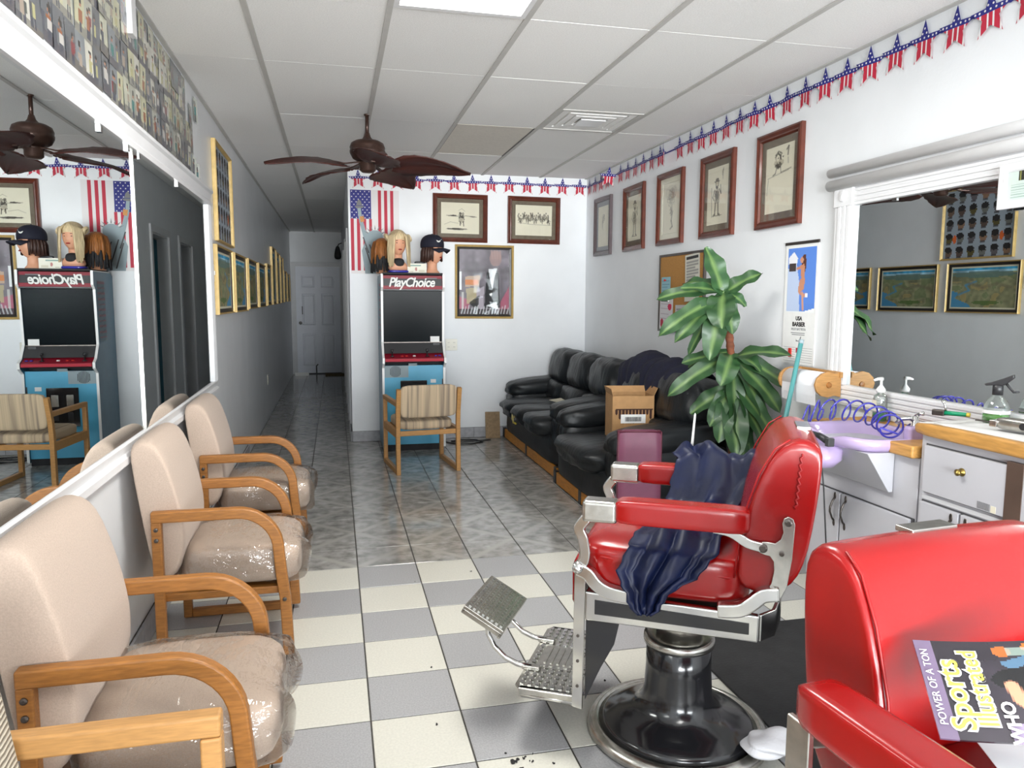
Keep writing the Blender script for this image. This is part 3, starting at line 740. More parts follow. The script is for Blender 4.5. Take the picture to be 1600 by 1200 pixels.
r.line([(.72, .10), (.78, .06), (.76, .18)], .02, INK, .8); scribble(r, .44, .30, .13, .05, 30, INK, .012, .6, 13); r.line([(.38, .34), (.34, .41), (.26, .43)], .014, INK, .8); r.line([(.52, .34), (.54, .41), (.88, .38)], .012, INK, .7); r.line([(.08, .46), (.3, .44), (.8, .40)], .008, INK, .6); r.line([(.1, .48), (.06, .7)], .01, INK2, .6); r.line([(.78, .3), (.77, .22)], .014, INK2, .6); arts.append(r)
labs = ('faint pen drawing in a greyish frame nearest the back corner of the right wall',
        'mahogany framed drawing of a standing figure, second from the back corner',
        'mahogany framed pale smudgy drawing above the cork board on the right wall',
        'mahogany framed drawing of a crouching hatted figure above the palm on the right wall',
        'largest-looking mahogany framed drawing of a scruffy grinning creature, nearest the counter mirror')
for k, (y, fm) in enumerate(zip((6.97, 6.195, 5.47, 4.735, 4.005), ('frame_grey_wood', 'frame_mahogany', 'frame_mahogany', 'frame_mahogany', 'frame_mahogany'))):
    framed('framed_drawing', labs[k], .455, .555, .045, .038, arts[k], fm, 'paper_cream' if k == 2 else ('ink_grey' if k == 0 else 'frame_mat'), (XR - .001, y, 2.117), -PI / 2, 'row of framed drawings on the right wall', tilt=math.radians((.4, -.5, .3, .2, -.3)[k]))
# back wall: two landscape drawings
r = sketch_base(96, 72); r.line([(.15, .42), (.4, .44), (.65, .42), (.92, .45)], .008, INK2, .7); scribble(r, .3, .42, .12, .02, 20, INK, .006, .7, 20); scribble(r, .8, .44, .1, .02, 16, INK2, .006, .6, 21)
scribble(r, .53, .5, .08, .18, 60, INK, .006, .6, 22); r.ell(.5, .34, .03, .04, INK, .8); r.ell(.57, .36, .03, .05, INK2, .7); r.ell(.53, .55, .07, .06, (.76, .72, .63), .8); r.line([(.5, .6), (.5, .72)], .01, INK); r.line([(.58, .6), (.59, .74)], .01, INK); r.ell(.42, .84, .28, .03, INK2, .6); scribble(r, .42, .84, .28, .035, 34, INK, .005, .6, 23); r.line([(.1, .7), (.25, .62), (.45, .66)], .006, INK2, .5); r.line([(.46, .26), (.54, .2), (.62, .28)], .006, INK2, .5)
framed('framed_drawing', 'mahogany framed landscape drawing of a rider in a wide field, above the arcade cabinet', .548, .468, .045, .035, r, loc=(1.230, YB - .001, 2.210), tilt=math.radians(.4), group='two landscape drawings on the back wall')
r = sketch_base(96, 72)
for q in range(16):
    u = .10 + .052 * q; v = .36 + .05 * math.sin(q * 1.7); scribble(r, u, v + .08, .035, .14, 16, INK if q % 2 else INK2, .006, .65, 30 + q); r.ell(u, v - .05, .018, .03, INK, .7)
r.line([(.08, .58), (.4, .62), (.95, .64)], .006, INK2, .6); scribble(r, .9, .55, .06, .08, 14, INK, .005, .6, 50)
framed('framed_drawing', 'mahogany framed landscape drawing of a crowded row of figures, by the back corner', .548, .468, .045, .035, r, loc=(1.985, YB - .001, 2.208), tilt=math.radians(.5), group='two landscape drawings on the back wall')
# glossy poster with a gold frame
r = Raster(72, 90, (.50, .47, .50)); r.noise(.5, (5, 6)); r.noise(.25, (14, 18))
r.ell(.72, .14, .12, .12, (.70, .58, .56), .7)
for q in range(4): r.line([(.66 + .05 * q, .14), (.64 + .055 * q, .03)], .02, (.72, .60, .58), .7)
r.poly([(0, .72), (.22, .78), (.2, 1), (0, 1)], (.74, .36, .46), .8); r.poly([(1, .55), (1, 1), (.72, .95)], (.76, .38, .48), .8)
r.poly([(.12, .42), (.42, .40), (.40, .56), (.12, .58)], (.80, .68, .58), .9); r.rect(.13, .38, .47, .54, (.86, .50, .22), .9); r.poly([(.14, .6), (.36, .58), (.33, .82), (.16, .84)], (.76, .70, .54), .8); r.rect(.0, .05, .34, .62, (.97, .97, .97)); r.rect(.05, .10, .66, .98, (.86, .84, .82), .7)
r.poly([(.55, .34), (.78, .33), (.82, .9), (.5, .9)], (.10, .11, .12), .95); r.poly([(.58, .3), (.75, .29), (.70, .44), (.66, .60), (.62, .50)], (.95, .96, .97), .95); r.poly([(.34, .62), (.5, .56), (.48, .92), (.36, .9)], (.74, .70, .74), .9); r.poly([(.54, .86), (.74, .80), (.78, .92)], (.96, .97, .97), .9); r.poly([(.2, .82), (.4, .7), (.38, .95)], (.12, .13, .13), .9); r.poly([(.6, .68), (.66, .66), (.64, .72)], (.96, .96, .96))
r.rect(0, 1, .91, 1, (.10, .10, .11), .9)
for q in range(16): r.line([(.05 + .06 * q, .98), (.08 + .06 * q, .90 - .02 * (q % 3))], .009, (.86, .86, .87), .9)
framed('framed_poster', 'gold-framed glossy crowded poster on the back wall right of the arcade cabinet', .600, .735, .022, 0, r, 'frame_gold', loc=(1.474, YB - .001, 1.585), tilt=math.radians(.25), inner=('frame_black', .022), cat='poster')

# left wall: haircut chart and the row of aerial landscape prints
r = Raster(72, 64, (.62, .66, .70)); r.noise(.06, (5, 4))
for j in range(5):
    for i in range(6):
        u, v = .085 + .166 * i, .10 + .2 * j; c = ((.34, .27, .24), (.42, .33, .28), (.55, .42, .33), (.38, .36, .38), (.44, .44, .42), (.36, .32, .16))[(i + j * 2) % 6]
        r.ell(u, v + .012, .05, .072, c); r.ell(u + .004, v - .03, .054, .045, (.12, .11, .11)); r.rect(u - .03, u + .04, v + .07, v + .10, (.24, .23, .24), .8)
        if i == 2: r.rect(u + .078, u + .086, v - .1, v + .1, (.3, .3, .32))
r.ell(.83, .72, .03, .06, (.86, .40, .16)); r.ell(.17, .72, .03, .06, (.86, .40, .16))
framed('haircut_chart', 'gold-framed haircut chart with rows of small heads, high on the left wall', .83, .68, .018, .0, r, 'frame_gold', loc=(XL + .001, 5.93, 2.145), rotz=PI / 2, cat='poster', glass=False)
def landscape(seed):
    rg = random.Random(seed); q = Raster(72, 40, (.56, .56, .42)); q.rect(0, 1, 0, .10, (.22, .60, .76)); q.rect(0, 1, .10, .16, (.62, .78, .84))
    n = q.noise(.55, (9, 6)); q.noise(.3, (26, 16)); q.put((n > .6) & (q.V > .2), (.38, .46, .30), .6); q.put((n < .3) & (q.V > .35), (.70, .62, .40), .6)
    cx = rg.choice((.15, .82)); e_ = 1 if cx > .5 else -1; q.poly([(.5 + e_ * .5, .55), (.5 + e_ * .36, .62), (.5 + e_ * .42, .74), (.5 + e_ * .22, .86), (.5 + e_ * .12, 1), (.5 + e_ * .5, 1)], (.24, .56, .74), .9); q.line([(.5 + e_ * .36, .66), (.5 + e_ * .2, .56), (.5 + e_ * .26, .44), (.5 + e_ * .1, .36)], .012, (.28, .56, .70), .8); q.line([(.1, .5), (.3, .42), (.5, .5), (.7, .4)], .02, (.46, .42, .34), .5)
    q.ell(.5, .2, .5, .07, (.36, .48, .46), .8); q.ell(.45, .84, .2, .05, (.30, .42, .18), .8); q.rect(0, .03, 0, 1, (.86, .84, .74)); q.rect(.97, 1, 0, 1, (.86, .84, .74)); q.rect(0, 1, 0, .04, (.86, .84, .74)); q.rect(0, 1, .95, 1, (.86, .84, .74)); return q
def gold_picture(y0, y1, z0, z1, label, seed, outer='frame_gold'):
    return framed('framed_landscape', label, y1 - y0, z1 - z0, .012, 0, landscape(seed), outer, loc=(XL + .001, (y0 + y1) / 2, (z0 + z1) / 2), rotz=PI / 2, group='gold and black framed aerial landscapes along the left wall', inner=('frame_black', .026), d=.03, glass=False)
spots = [(5.42, 6.24, 1.30, 1.775, 'gold and black framed aerial landscape directly below the haircut chart'),
         (6.36, 7.20, 1.30, 1.775, 'gold and black framed landscape, second along the left wall from the mirror'),
         (7.33, 8.17, 1.315, 1.78, 'gold and black framed landscape, third along the left wall from the mirror'),
         (8.30, 9.15, 1.32, 1.785, 'gold and black framed landscape, fourth along the left wall from the mirror'),
         (9.30, 9.95, 1.33, 1.82, 'gold and black framed landscape just before the tall hallway frames'),
         (10.1, 10.75, 1.335, 2.07, 'first of the three tall gold frames in the hallway'),
         (10.9, 11.5, 1.34, 2.05, 'middle of the three tall gold frames in the hallway'),
         (11.65, 12.2, 1.35, 2.03, 'last of the three tall gold frames in the hallway'),
         (12.4, 13.0, 1.36, 1.85, 'gold framed picture beyond the tall frames, second from the far door'),
         (13.2, 13.9, 1.36, 1.83, 'gold framed picture nearest the far hallway door')]
for k, s_ in enumerate(spots): gold_picture(*s_, 60 + k)

# ------------------------------------------------------------------ snapshots pasted above the left mirror
ORD = ('', 'first', 'second', 'third', 'fourth', 'fifth', 'sixth', 'seventh', 'eighth', 'ninth', 'tenth', 'eleventh', 'twelfth', 'thirteenth', 'fourteenth', 'fifteenth', 'sixteenth', 'seventeenth', 'eighteenth', 'nineteenth', 'twentieth')
def ordinal(n):
    tens = {2: 'twenty', 3: 'thirty', 4: 'forty'}
    return ORD[n] if n <= 20 else ('thirtieth' if n == 30 else 'fortieth' if n == 40 else tens[n // 10] + '-' + ORD[n % 10])
def snapshot(seed):
    rg = random.Random(seed); q = Raster(10, 14, rg.choice(((.76, .76, .68), (.68, .68, .63), (.58, .60, .58), (.76, .75, .62), (.50, .52, .54), (.82, .81, .76), (.40, .41, .43), (.62, .60, .52))))
    q.noise(.10, (3, 3)); q.rect(0, 1, rg.uniform(.72, .85), 1, rg.choice(((.36, .34, .36), (.55, .54, .5), (.42, .40, .38))))
    for _ in range(rg.choice((1, 1, 2))):
        u = rg.uniform(.3, .7); v = rg.uniform(.22, .36); c = rg.choice(((.66, .60, .54), (.24, .26, .32), (.78, .76, .74), (.60, .36, .20), (.52, .18, .20), (.72, .70, .50), (.30, .32, .30), (.20, .48, .46), (.62, .30, .24)))
        q.poly([(u - .2, v + .14), (u + .2, v + .14), (u + .17, v + .42), (u - .17, v + .42)], c); q.rect(u - .13, u - .02, v + .42, .95, (.25, .26, .32)); q.rect(u + .03, u + .14, v + .42, .95, (.25, .26, .32))
        q.ell(u, v, .10, .085, (.66, .46, .36)); q.ell(u, v - .05, .11, .06, (.16, .13, .12))
    if rg.random() < .25: q.rect(0, .3, .4, .9, (.26, .27, .32), .8)
    return q.mesh('snapshot', .098, .138)
SN = [snapshot(200 + k) for k in range(22)]
for me in SN: me.materials.append(MATS['print_gloss'])
rg = random.Random(5)
ycs = [1.85 + .094 * k for k in range(32)]
for ci, yc in enumerate(ycs):
    top = 2.62 if yc < 4.6 else 2.45 + rg.uniform(-.1, .15); z = 2.135 + rg.uniform(-.01, .01); row = 0
    if yc > 4.7: z += .10
    while z < top:
        row += 1
        o = bpy.data.objects.new('snapshot', rg.choice(SN)); COL.objects.link(o)
        o.location = (XL + .003 + rg.uniform(0, .003), yc + rg.uniform(-.01, .01), min(z + .069, ZC - .085)); o.rotation_euler = (rg.uniform(-.03, .03), rg.uniform(-.03, .03), PI / 2)
        tag(o, 'small snapshot in the %s row above the mirror, %s from the collage far end' % (('', 'lowest', 'second', 'third', 'fourth', 'fifth')[row], ordinal(len(ycs) - ci)), 'photo', 'snapshots pasted above the left mirror')
        z += .134
for k, (y, z, lab) in enumerate(((4.90, 2.52, 'curling snapshot with a turquoise shirt at the upper far edge of the collage'), (4.78, 2.17, 'loose snapshot stuck at the lower far corner of the collage'), (4.90, 2.14, 'curled snapshot leaning on the mirror frame at the far end of the collage'))):
    q = Raster(10, 14, (.82, .84, .80)); q.ell(.5, .25, .12, .09, (.6, .42, .32)); q.ell(.5, .2, .13, .06, (.12, .1, .1)); q.poly([(.3, .36), (.7, .36), (.75, .7), (.25, .7)], (.10, .52, .52) if k != 1 else (.3, .3, .34)); q.rect(.3, .7, .7, 1, (.14, .14, .16))
    o = link('snapshot', q.mesh('snapshot', .098, .138, lambda x, zz: (x, -.35 * max(0, x + .02) ** 1.3, zz)), 'print_gloss', loc=(XL + .006, y, z), rot=(0, (.0, .2, -.1)[k], PI / 2 + .05))
    tag(o, lab, 'photo', 'snapshots pasted above the left mirror')

# ------------------------------------------------------------------ star bunting
def star_mesh():
    R0, R1 = .098, .040
    P = []
    for k in range(10):
        a = PI / 2 + k * PI / 5; q = R0 if k % 2 == 0 else R1; P.append((q * math.cos(a) * 1.0, q * math.sin(a)))
    tris = [((0, 0), P[k], P[(k + 1) % 10]) for k in range(10)]
    def clip(poly, ax, lim, keep_less):
        out = []
        for i in range(len(poly)):
            a, b_ = poly[i], poly[(i + 1) % len(poly)]; fa = (a[ax] - lim) * (1 if keep_less else -1); fb = (b_[ax] - lim) * (1 if keep_less else -1)
            if fa <= 0: out.append(a)
            if fa * fb < 0: u = fa / (fa - fb); out.append((a[0] + u * (b_[0] - a[0]), a[1] + u * (b_[1] - a[1])))
        return out
    V, F, MI = [], [], []
    def add(poly, mi, dy=0.0):
        if len(poly) < 3: return
        i0 = len(V); V.extend((x, -.0015 - .10 * 0 + dy, z) for x, z in poly); F.append(list(range(i0, i0 + len(poly)))); MI.append(mi)
    zl = .010; edges = [-.095, -.052, -.043, -.017, -.009, .009, .017, .043, .052, .095]; ns = 9
    for tr in tris:
        add(clip(list(tr), 1, zl, False), 0)
        low = clip(list(tr), 1, zl, True)
        for k in range(ns):
            q = clip(clip(low, 0, edges[k + 1], True), 0, edges[k], False) if len(low) > 2 else []
            add(q, 1 if k % 2 == 0 else 2)
    for (x, z) in ((0, .06), (-.012, .04), (.012, .04), (-.05, .021), (-.025, .022), (0, .022), (.025, .022), (.05, .021), (-.07, .022), (.07, .022)):
        add([(x + .005 * math.cos(q * PI / 3), z + .005 * math.sin(q * PI / 3)) for q in range(6)], 2, -.0012)
    n0 = len(V)
    # a paper thickness: mirrored back sheet
    me = bpy.data.meshes.new('star'); me.from_pydata(V, [], F)
    for m_ in ('flag_blue', 'flag_red', 'flag_white'): me.materials.append(MATS[m_])
    me.polygons.foreach_set('material_index', MI); return me
STAR = star_mesh()
def bunting(name, label, p0, p1, zfun, positions, rotz, odd):
    t = thing(name, label, 'bunting', (0, 0, 0))
    d = (Vector(p1) - Vector(p0)); L = d.length; d.normalize(); nrm = Matrix.Rotation(rotz, 3, 'Z') @ Vector((0, -1, 0))
    b = MB(); n = max(2, int(L / .012)); pts = [Vector(p0) + d * (L * k / n) + nrm * .005 for k in range(n + 1)]
    rows = [[q + Vector((0, 0, zfun(k * L / n) + .004)), q + Vector((0, 0, zfun(k * L / n) - .004 - .004 * (k % 2)))] for k, q in enumerate(pts)]
    b.grid(rows); b.build('lace_ribbon', 'flag_blue', t)
    for k, s_ in enumerate(positions):
        o = bpy.data.objects.new('star', STAR); COL.objects.link(o); o.parent = t
        o.location = Vector(p0) + d * s_ + nrm * .008 + Vector((0, 0, zfun(s_) - .02)); sw = random.uniform(-.10, .10)
        o.rotation_euler = (random.uniform(-.02, .05), random.uniform(-.06, .06), rotz + sw)
        if k in odd: o.rotation_euler = (0.05, .12, rotz + odd[k]); o.location += nrm * .05
    return t
ysR = [7.40 - .172 * k for k in range(36)]
bunting('star_bunting', 'string of stars-and-stripes paper stars along the top of the right wall', (XR, 7.46, 0), (XR, 1.2, 0), lambda s_: 2.555 + .002 * math.sin(s_ * 9), [7.46 - y for y in ysR if y > 1.25], -PI / 2, {4: .9, 11: -.5})
bunting('star_bunting', 'string of stars-and-stripes paper stars along the top of the back wall', (XH + .02, YB, 0), (XR - .03, YB, 0), lambda s_: 2.565 + .002 * math.sin(s_ * 9), [.08 + .1855 * k for k in range(13)], 0, {})

# ------------------------------------------------------------------ flag poster with the green statue
t = thing('flag_poster', 'vertical flag poster with a torch-bearing statue behind the arcade cabinet', 'poster', (.395, YB - .002, 2.055))
fw_, fh = .468, .80
MB().box(-fw_ / 2, fw_ / 2, 0, .0015, -fh / 2, fh / 2).build('poster_sheet', 'flag_white', t)
b = MB(); b.box(-fw_ / 2 + .004, -fw_ / 2 + .20, -.0012, 0, fh / 2 - .275, fh / 2 - .003); b.build('canton', 'flag_blue', t)
b = MB()
for k in range(7):
    x = -fw_ / 2 + .004 + k * .0585 + (.028 if k > 3 else 0); zt = fh / 2 - .003 if k > 3 else fh / 2 - .276
    if x + .03 < fw_ / 2 and k != 3: b.box(x, x + .030, -.001, 0, -fh / 2 + .03, zt)
    elif k == 3: b.box(x, x + .026, -.001, 0, -fh / 2 + .03, zt)
b.build('red_stripe', 'flag_red', t)
b = MB(); k = 0
for j in range(11):
    for i in range(5 if j % 2 == 0 else 4):
        x = -fw_ / 2 + .018 + i * .041 + (.0205 if j % 2 else 0); z = fh / 2 - .018 - j * .0248
        b.prism([(x + (.0075 if q % 2 == 0 else .0035) * math.sin(q * PI / 5), z + (.0075 if q % 2 == 0 else .0035) * math.cos(q * PI / 5)) for q in range(10)], 'y', -.002, -.0011)
o = b.build('white_stars', 'flag_white', t); o['kind'] = 'stuff'
b = MB()   # raised arm, torch, crowned head and robe as flat print
b.prism([(-.165, .225), (-.135, .24), (-.12, .13), (-.09, .02), (-.02, -.07), (.08, -.11), (.13, -.2), (.14, -.40), (-.10, -.40), (-.115, -.29), (-.13, -.18), (-.10, -.10), (-.125, .0), (-.15, .1)], 'y', -.003, -.002)
b.prism([(.0 + .075 * math.cos(q * PI / 8), -.035 + .055 * math.sin(q * PI / 8)) for q in range(9)] + [(-.06, -.12), (.07, -.12)], 'y', -.004, -.003)
b.build('statue_print', 'stone_grey', t)
b = MB(); b.prism([(-.19, .245), (-.10, .245), (-.115, .225), (-.175, .222)], 'y', -.004, -.003)
b.prism([(-.175, .25), (-.12, .25), (-.13, .29), (-.15, .31), (-.165, .285)], 'y', -.0035, -.003)
for q in range(7):
    a = PI * (.12 + .76 * q / 6); c, s_ = math.cos(a), math.sin(a); b.prism([(.07 * c - .006 * s_, -.03 + .055 * s_ + .006 * c), (.07 * c + .006 * s_, -.03 + .055 * s_ - .006 * c), (.115 * c, -.03 + .10 * s_)], 'y', -.0035, -.0025)
b.build('torch_and_crown', 'mid_grey', t)
MB().prism([(-.145, .145), (-.105, .15), (-.10, .10), (-.135, .09)], 'y', -.0045, -.0032).build('orange_patch', 'orange_wood', t)
b = MB()
for x0, z0, x1, z1 in ((-.10, -.15, -.03, -.38), (-.06, -.12, .02, -.36), (-.12, -.05, -.07, -.2), (.0, -.14, .06, -.3)): b.prism([(x0, z0), (x0 + .012, z0), (x1 + .012, z1), (x1, z1)], 'y', -.0036, -.003)
b.build('robe_fold', 'dark_grey', t)

# ------------------------------------------------------------------ cork board with notices
t = thing('cork_board', 'cork notice board with pinned papers behind the palm on the right wall', 'notice board', (XR - .001, 5.25, 1.465), -PI / 2)
bw, bh = .76, .60
MB().box(-bw / 2 + .015, bw / 2 - .015, -.012, 0, -bh / 2 + .015, bh / 2 - .015).build('cork_panel', 'cork', t)
b = MB(); b.box(-bw / 2, bw / 2, -.018, 0, bh / 2 - .018, bh / 2).box(-bw / 2, bw / 2, -.018, 0, -bh / 2, -bh / 2 + .018).box(-bw / 2, -bw / 2 + .018, -.018, 0, -bh / 2 + .018, bh / 2 - .018).box(bw / 2 - .018, bw / 2, -.018, 0, -bh / 2 + .018, bh / 2 - .018)
b.build('board_frame', 'pewter', t)
def notice(label, w, h, x, z, base, fn, rot=0, curl=0.0, cat='paper'):
    q = Raster(int(w * 130) + 4, int(h * 130) + 4, base); fn(q)
    o = printed('notice', q, w, h, None, (XR - .016, 5.25 - x, 1.465 + z), (0, rot, -PI / 2), fn=lambda a, c: (a, -.002 - curl * max(0, .5 - (c / h + .5)) ** 2, c))
    return tag(o, label, cat)
def lines(q, col=(.45, .45, .48), n=8, u0=.1, u1=.9, v0=.15, v1=.9):
    for k in range(n): v = v0 + (v1 - v0) * k / n; q.rect(u0, u1 - .2 * (k % 3 == 2), v, v + .035, col, .7)
notice('pale blue notice pinned on the left of the cork board', .165, .19, -.245, .03, (.60, .78, .82), lambda q: lines(q, (.40, .58, .66), 6))
notice('white newspaper clipping at the top of the cork board beside the palm crown', .23, .34, .20, .11, (.84, .83, .78), lambda q: (lines(q, (.5, .5, .5), 12), q.rect(.1, .9, .05, .1, (.2, .2, .2))), -.06, .03)
notice('white flyer with red marks at the lower left of the cork board', .24, .26, -.23, -.17, (.88, .87, .88), lambda q: (lines(q, (.72, .66, .70), 5), q.ell(.75, .25, .14, .10, (.84, .20, .36)), q.ell(.2, .75, .12, .14, (.72, .22, .30)), q.rect(.5, .9, .7, .92, (.66, .66, .68))), .03)
notice('photo flyer at the bottom middle of the cork board', .17, .20, .02, -.19, (.80, .80, .80), lambda q: (q.rect(.15, .85, .5, .95, (.30, .30, .34)), lines(q, (.5, .5, .5), 4, v1=.5)), -.02)
for k, (x, z, m_) in enumerate(((-.245, .10, 'red_plastic'), (-.02, .03, 'black_plastic'), (-.17, -.06, 'white_plastic'))):
    tag(MB().lathe([(0, 0), (.004, 0), (.004, .008), (.009, .012), (.009, .018), (0, .02)], 10, M=Matrix.Rotation(PI / 2, 4, 'X')).build('push_pin', m_, loc=(XR - .0165, 5.25 - x, 1.465 + z), rot=(0, 0, -PI / 2)), ('red push pin in the pale blue notice', 'black push pin in bare cork', 'white push pin above the flyer with red marks')[k], 'push pin')

# ------------------------------------------------------------------ calendar
t = thing('wall_calendar', 'long narrow wall calendar with a blue beach photograph beside the counter mirror', 'calendar', (XR - .002, 3.755, 1.395), -PI / 2)
cw, ch = .30, .69
MB().box(-cw / 2, cw / 2, -.004, 0, -ch / 2, ch / 2 - .012).build('calendar_sheet', 'paper_white', t)
MB().box(-cw / 2 - .004, cw / 2 + .004, -.009, 0, ch / 2 - .016, ch / 2).build('hanger_strip', 'pewter', t)
q = Raster(44, 64, (.38, .56, .88)); q.put(q.V > .0, (.36, .54, .88), .5); q.poly([(0, .32), (.30, .2), (.42, .5), (.48, 1), (0, 1)], (.76, .82, .93)); q.poly([(.02, .14), (.2, .06), (.36, .16), (.3, .3), (.04, .3)], (.93, .93, .95)); q.rect(.04, .3, .24, .36, (.26, .22, .22))
q.poly([(.52, .12), (.64, .10), (.66, .3), (.60, .42), (.50, .34)], (.36, .20, .14)); q.ell(.50, .19, .06, .05, (.82, .58, .46)); q.poly([(.46, .27), (.6, .25), (.62, .5), (.5, .5)], (.80, .55, .42)); q.line([(.5, .3), (.34, .32)], .03, (.80, .55, .42)); q.poly([(.46, .48), (.63, .47), (.62, .64), (.44, .70), (.40, .66)], (.80, .56, .44)); q.line([(.46, .69), (.62, .74), (.68, .72)], .035, (.80, .56, .44)); q.line([(.56, .70), (.60, .95)], .032, (.84, .62, .50)); q.rect(.66, .76, .70, .76, (.95, .95, .97))
q.poly([(0, 1), (1, 1), (1, .93), (.6, .99), (.0, .985)], (.95, .96, .96))
printed('calendar_photo', q, cw - .04, .36, t, (.005, -.0045, .13))
text('calendar_text', 'USA', .032, 'ink_black', t, (0, -.0046, -.085), (PI / 2, 0, 0), offset=.001)
text('calendar_text', 'BARBER', .034, 'ink_black', t, (0, -.0046, -.118), (PI / 2, 0, 0), offset=.001)
text('calendar_text', 'FELIX BATTISTA', .019, 'ink_grey', t, (0, -.0046, -.145), (PI / 2, 0, 0))
b = MB()
for k in range(2): b.box(-.07 + .01 * k, .06, -.0046, -.004, -.168 - .010 * k, -.164 - .010 * k)
b.box(-.02, .03, -.0046, -.004, -.214, -.209); b.prism([(.012, -.21), (.022, -.21), (.03, -.185), (.022, -.185)], 'y', -.0046, -.004); b.prism([(-.02, -.20), (-.006, -.212), (-.014, -.214)], 'y', -.0046, -.004)
for k in range(7):
    for i in range(2): b.box(-.135 + .155 * i, -.02 + .155 * i, -.0046, -.004, -.25 - .013 * k, -.2485 - .013 * k)
o = b.build('calendar_print', 'ink_grey', t); o['kind'] = 'stuff'
MB().box(-.015, .005, -.0047, -.004, -.278, -.25).build('red_box', 'red_ink', t)
# licence in a white frame hung on the counter mirror
q = Raster(40, 44, (.86, .91, .88)); q.noise(.03, (4, 4)); q.rect(.25, .75, 0, .34, (.12, .12, .06)); q.rect(.28, .30, 0, .34, (.6, .6, .3)); lines(q, (.62, .72, .68), 6, .1, .9, .45, .95)
framed('licence_frame', 'white framed licence fixed over the top of the counter mirror', .26, .165, .03, 0, q, 'trim_white', loc=(XR - .044, 2.31, 1.843), rotz=-PI / 2, cat='certificate', d=.02)
# ------------------------------------------------------------------ waiting chairs along the left wall (local x out of the wall, y along it)
def arc(cx, cz, r, a0, a1, n): return [(cx + r * math.cos(math.radians(a0 + (a1 - a0) * k / n)), cz + r * math.sin(math.radians(a0 + (a1 - a0) * k / n))) for k in range(n + 1)]
def waiting_chair(label, loc):
    t = thing('waiting_chair', label, 'chair', loc, 0, 'plastic-wrapped waiting chairs along the left wall')
    W, AH = .27, .60
    for s in (-1, 1):
        y = s * (W - .0175)
        pts = [(.02, .0), (.02, AH)]
        arm = [(0.0, AH), (.30, AH)] + arc(.30, AH - .15, .15, 90, 8, 9)[1:] + [(.457, AH - .24), (.47, .25), (.478, 0.02)]
        MB().sweep([(x, y, z) for x, z in arm], .036, .042, (0, 1, 0)).build('bent_arm_and_leg', 'oak', t, bevel=.006)
        MB().box(.0, .036, y - .0165, y + .0165, .0, AH - .018).build('rear_leg', 'oak', t, bevel=.005)
        MB().box(.036, .46, y - .0165, y + .0165, 0.0, .036).build('sled_rail', 'oak', t, bevel=.005)
        for bx, bz, off in ((.018, .555, .0165), (.018, .515, .0165), (.468, .25, .018)):
            MB().lathe([(0, 0), (.008, 0), (.008, .004), (.004, .006), (0, .006)], 10, M=Matrix.Translation((bx, y + s * off, bz)) @ Matrix.Rotation(-s * PI / 2, 4, 'X')).build('bolt', 'pewter', t)
    MB().box(.02, .46, -.235, .235, .262, .292).build('seat_support', 'oak', t, bevel=.005)
    MB().box(.0, .03, -.236, .236, .42, .50).build('back_rail', 'oak', t, bevel=.005)
    # back cushion: leaning slab with a lumbar bulge
    prof = [(-.072, .862), (-.052, .885), (-.02, .893), (.02, .875), (.05, .82), (.085, .70), (.105, .60), (.112, .52), (.105, .43), (.075, .355), (.03, .335), (.0, .36), (-.02, .45), (-.045, .62), (-.066, .78)]
    b = MB(); rows = []
    cz = sum(p[1] for p in prof) / len(prof); cx = sum(p[0] for p in prof) / len(prof)
    for yy, k in ((-.232, .80), (-.236, .90), (-.228, .97), (-.20, 1.0), (0, 1.02), (.20, 1.0), (.228, .97), (.236, .90), (.232, .80)):
        rows.append([(cx + (x - cx) * k, yy, cz + (z - cz) * (k if k < 1 else 1)) for x, z in prof])
    b.grid(rows, close_v=True, caps=True); b.build('back_cushion', 'seat_fabric', t, smooth=True, subsurf=1)
    def seat_fn(q):
        x, y, z = q
        if z > 0: z *= 1.0 + .18 * (1 - x * x) * (1 - y * y)
        if x > .6: z -= .25 * (x - .6)
        return (x, y, z)
    MB().pillow((.30, 0, .375), (.46, .465, .165), 5, 8, seat_fn).build('seat_cushion', 'seat_fabric', t, smooth=True)
    sd = random.random() * 50
    def wrap_fn(q):
        x, y, z = seat_fn(q)
        w = .035 * (math.sin(9 * x + 4 * y + sd) * math.sin(7 * y - 3 * z + sd) + .6 * math.sin(17 * y + 5 * x + sd))
        f = 1.02 + w * .6
        return (x * f + (.10 if (x > .8 and abs(y) > .5) else 0) * (1 + w * 8), y * (1.02 + w * .3), z * (1.07 + w))
    MB().pillow((.30, 0, .375), (.465, .475, .172), 5, 14, wrap_fn).build('plastic_cover', 'plastic_wrap', t, smooth=True)['label'] = 'clear plastic wrap over the seat'
    return t
waiting_chair('nearest of the three plastic-wrapped beige waiting chairs, partly behind the square-armed chair', (-.683, 1.98, 0))
waiting_chair('middle of the three plastic-wrapped beige waiting chairs below the mirror', (-.683, 3.20, 0))
waiting_chair('farthest of the three plastic-wrapped beige waiting chairs, at the mirror end by the hallway', (-.683, 4.235, 0))

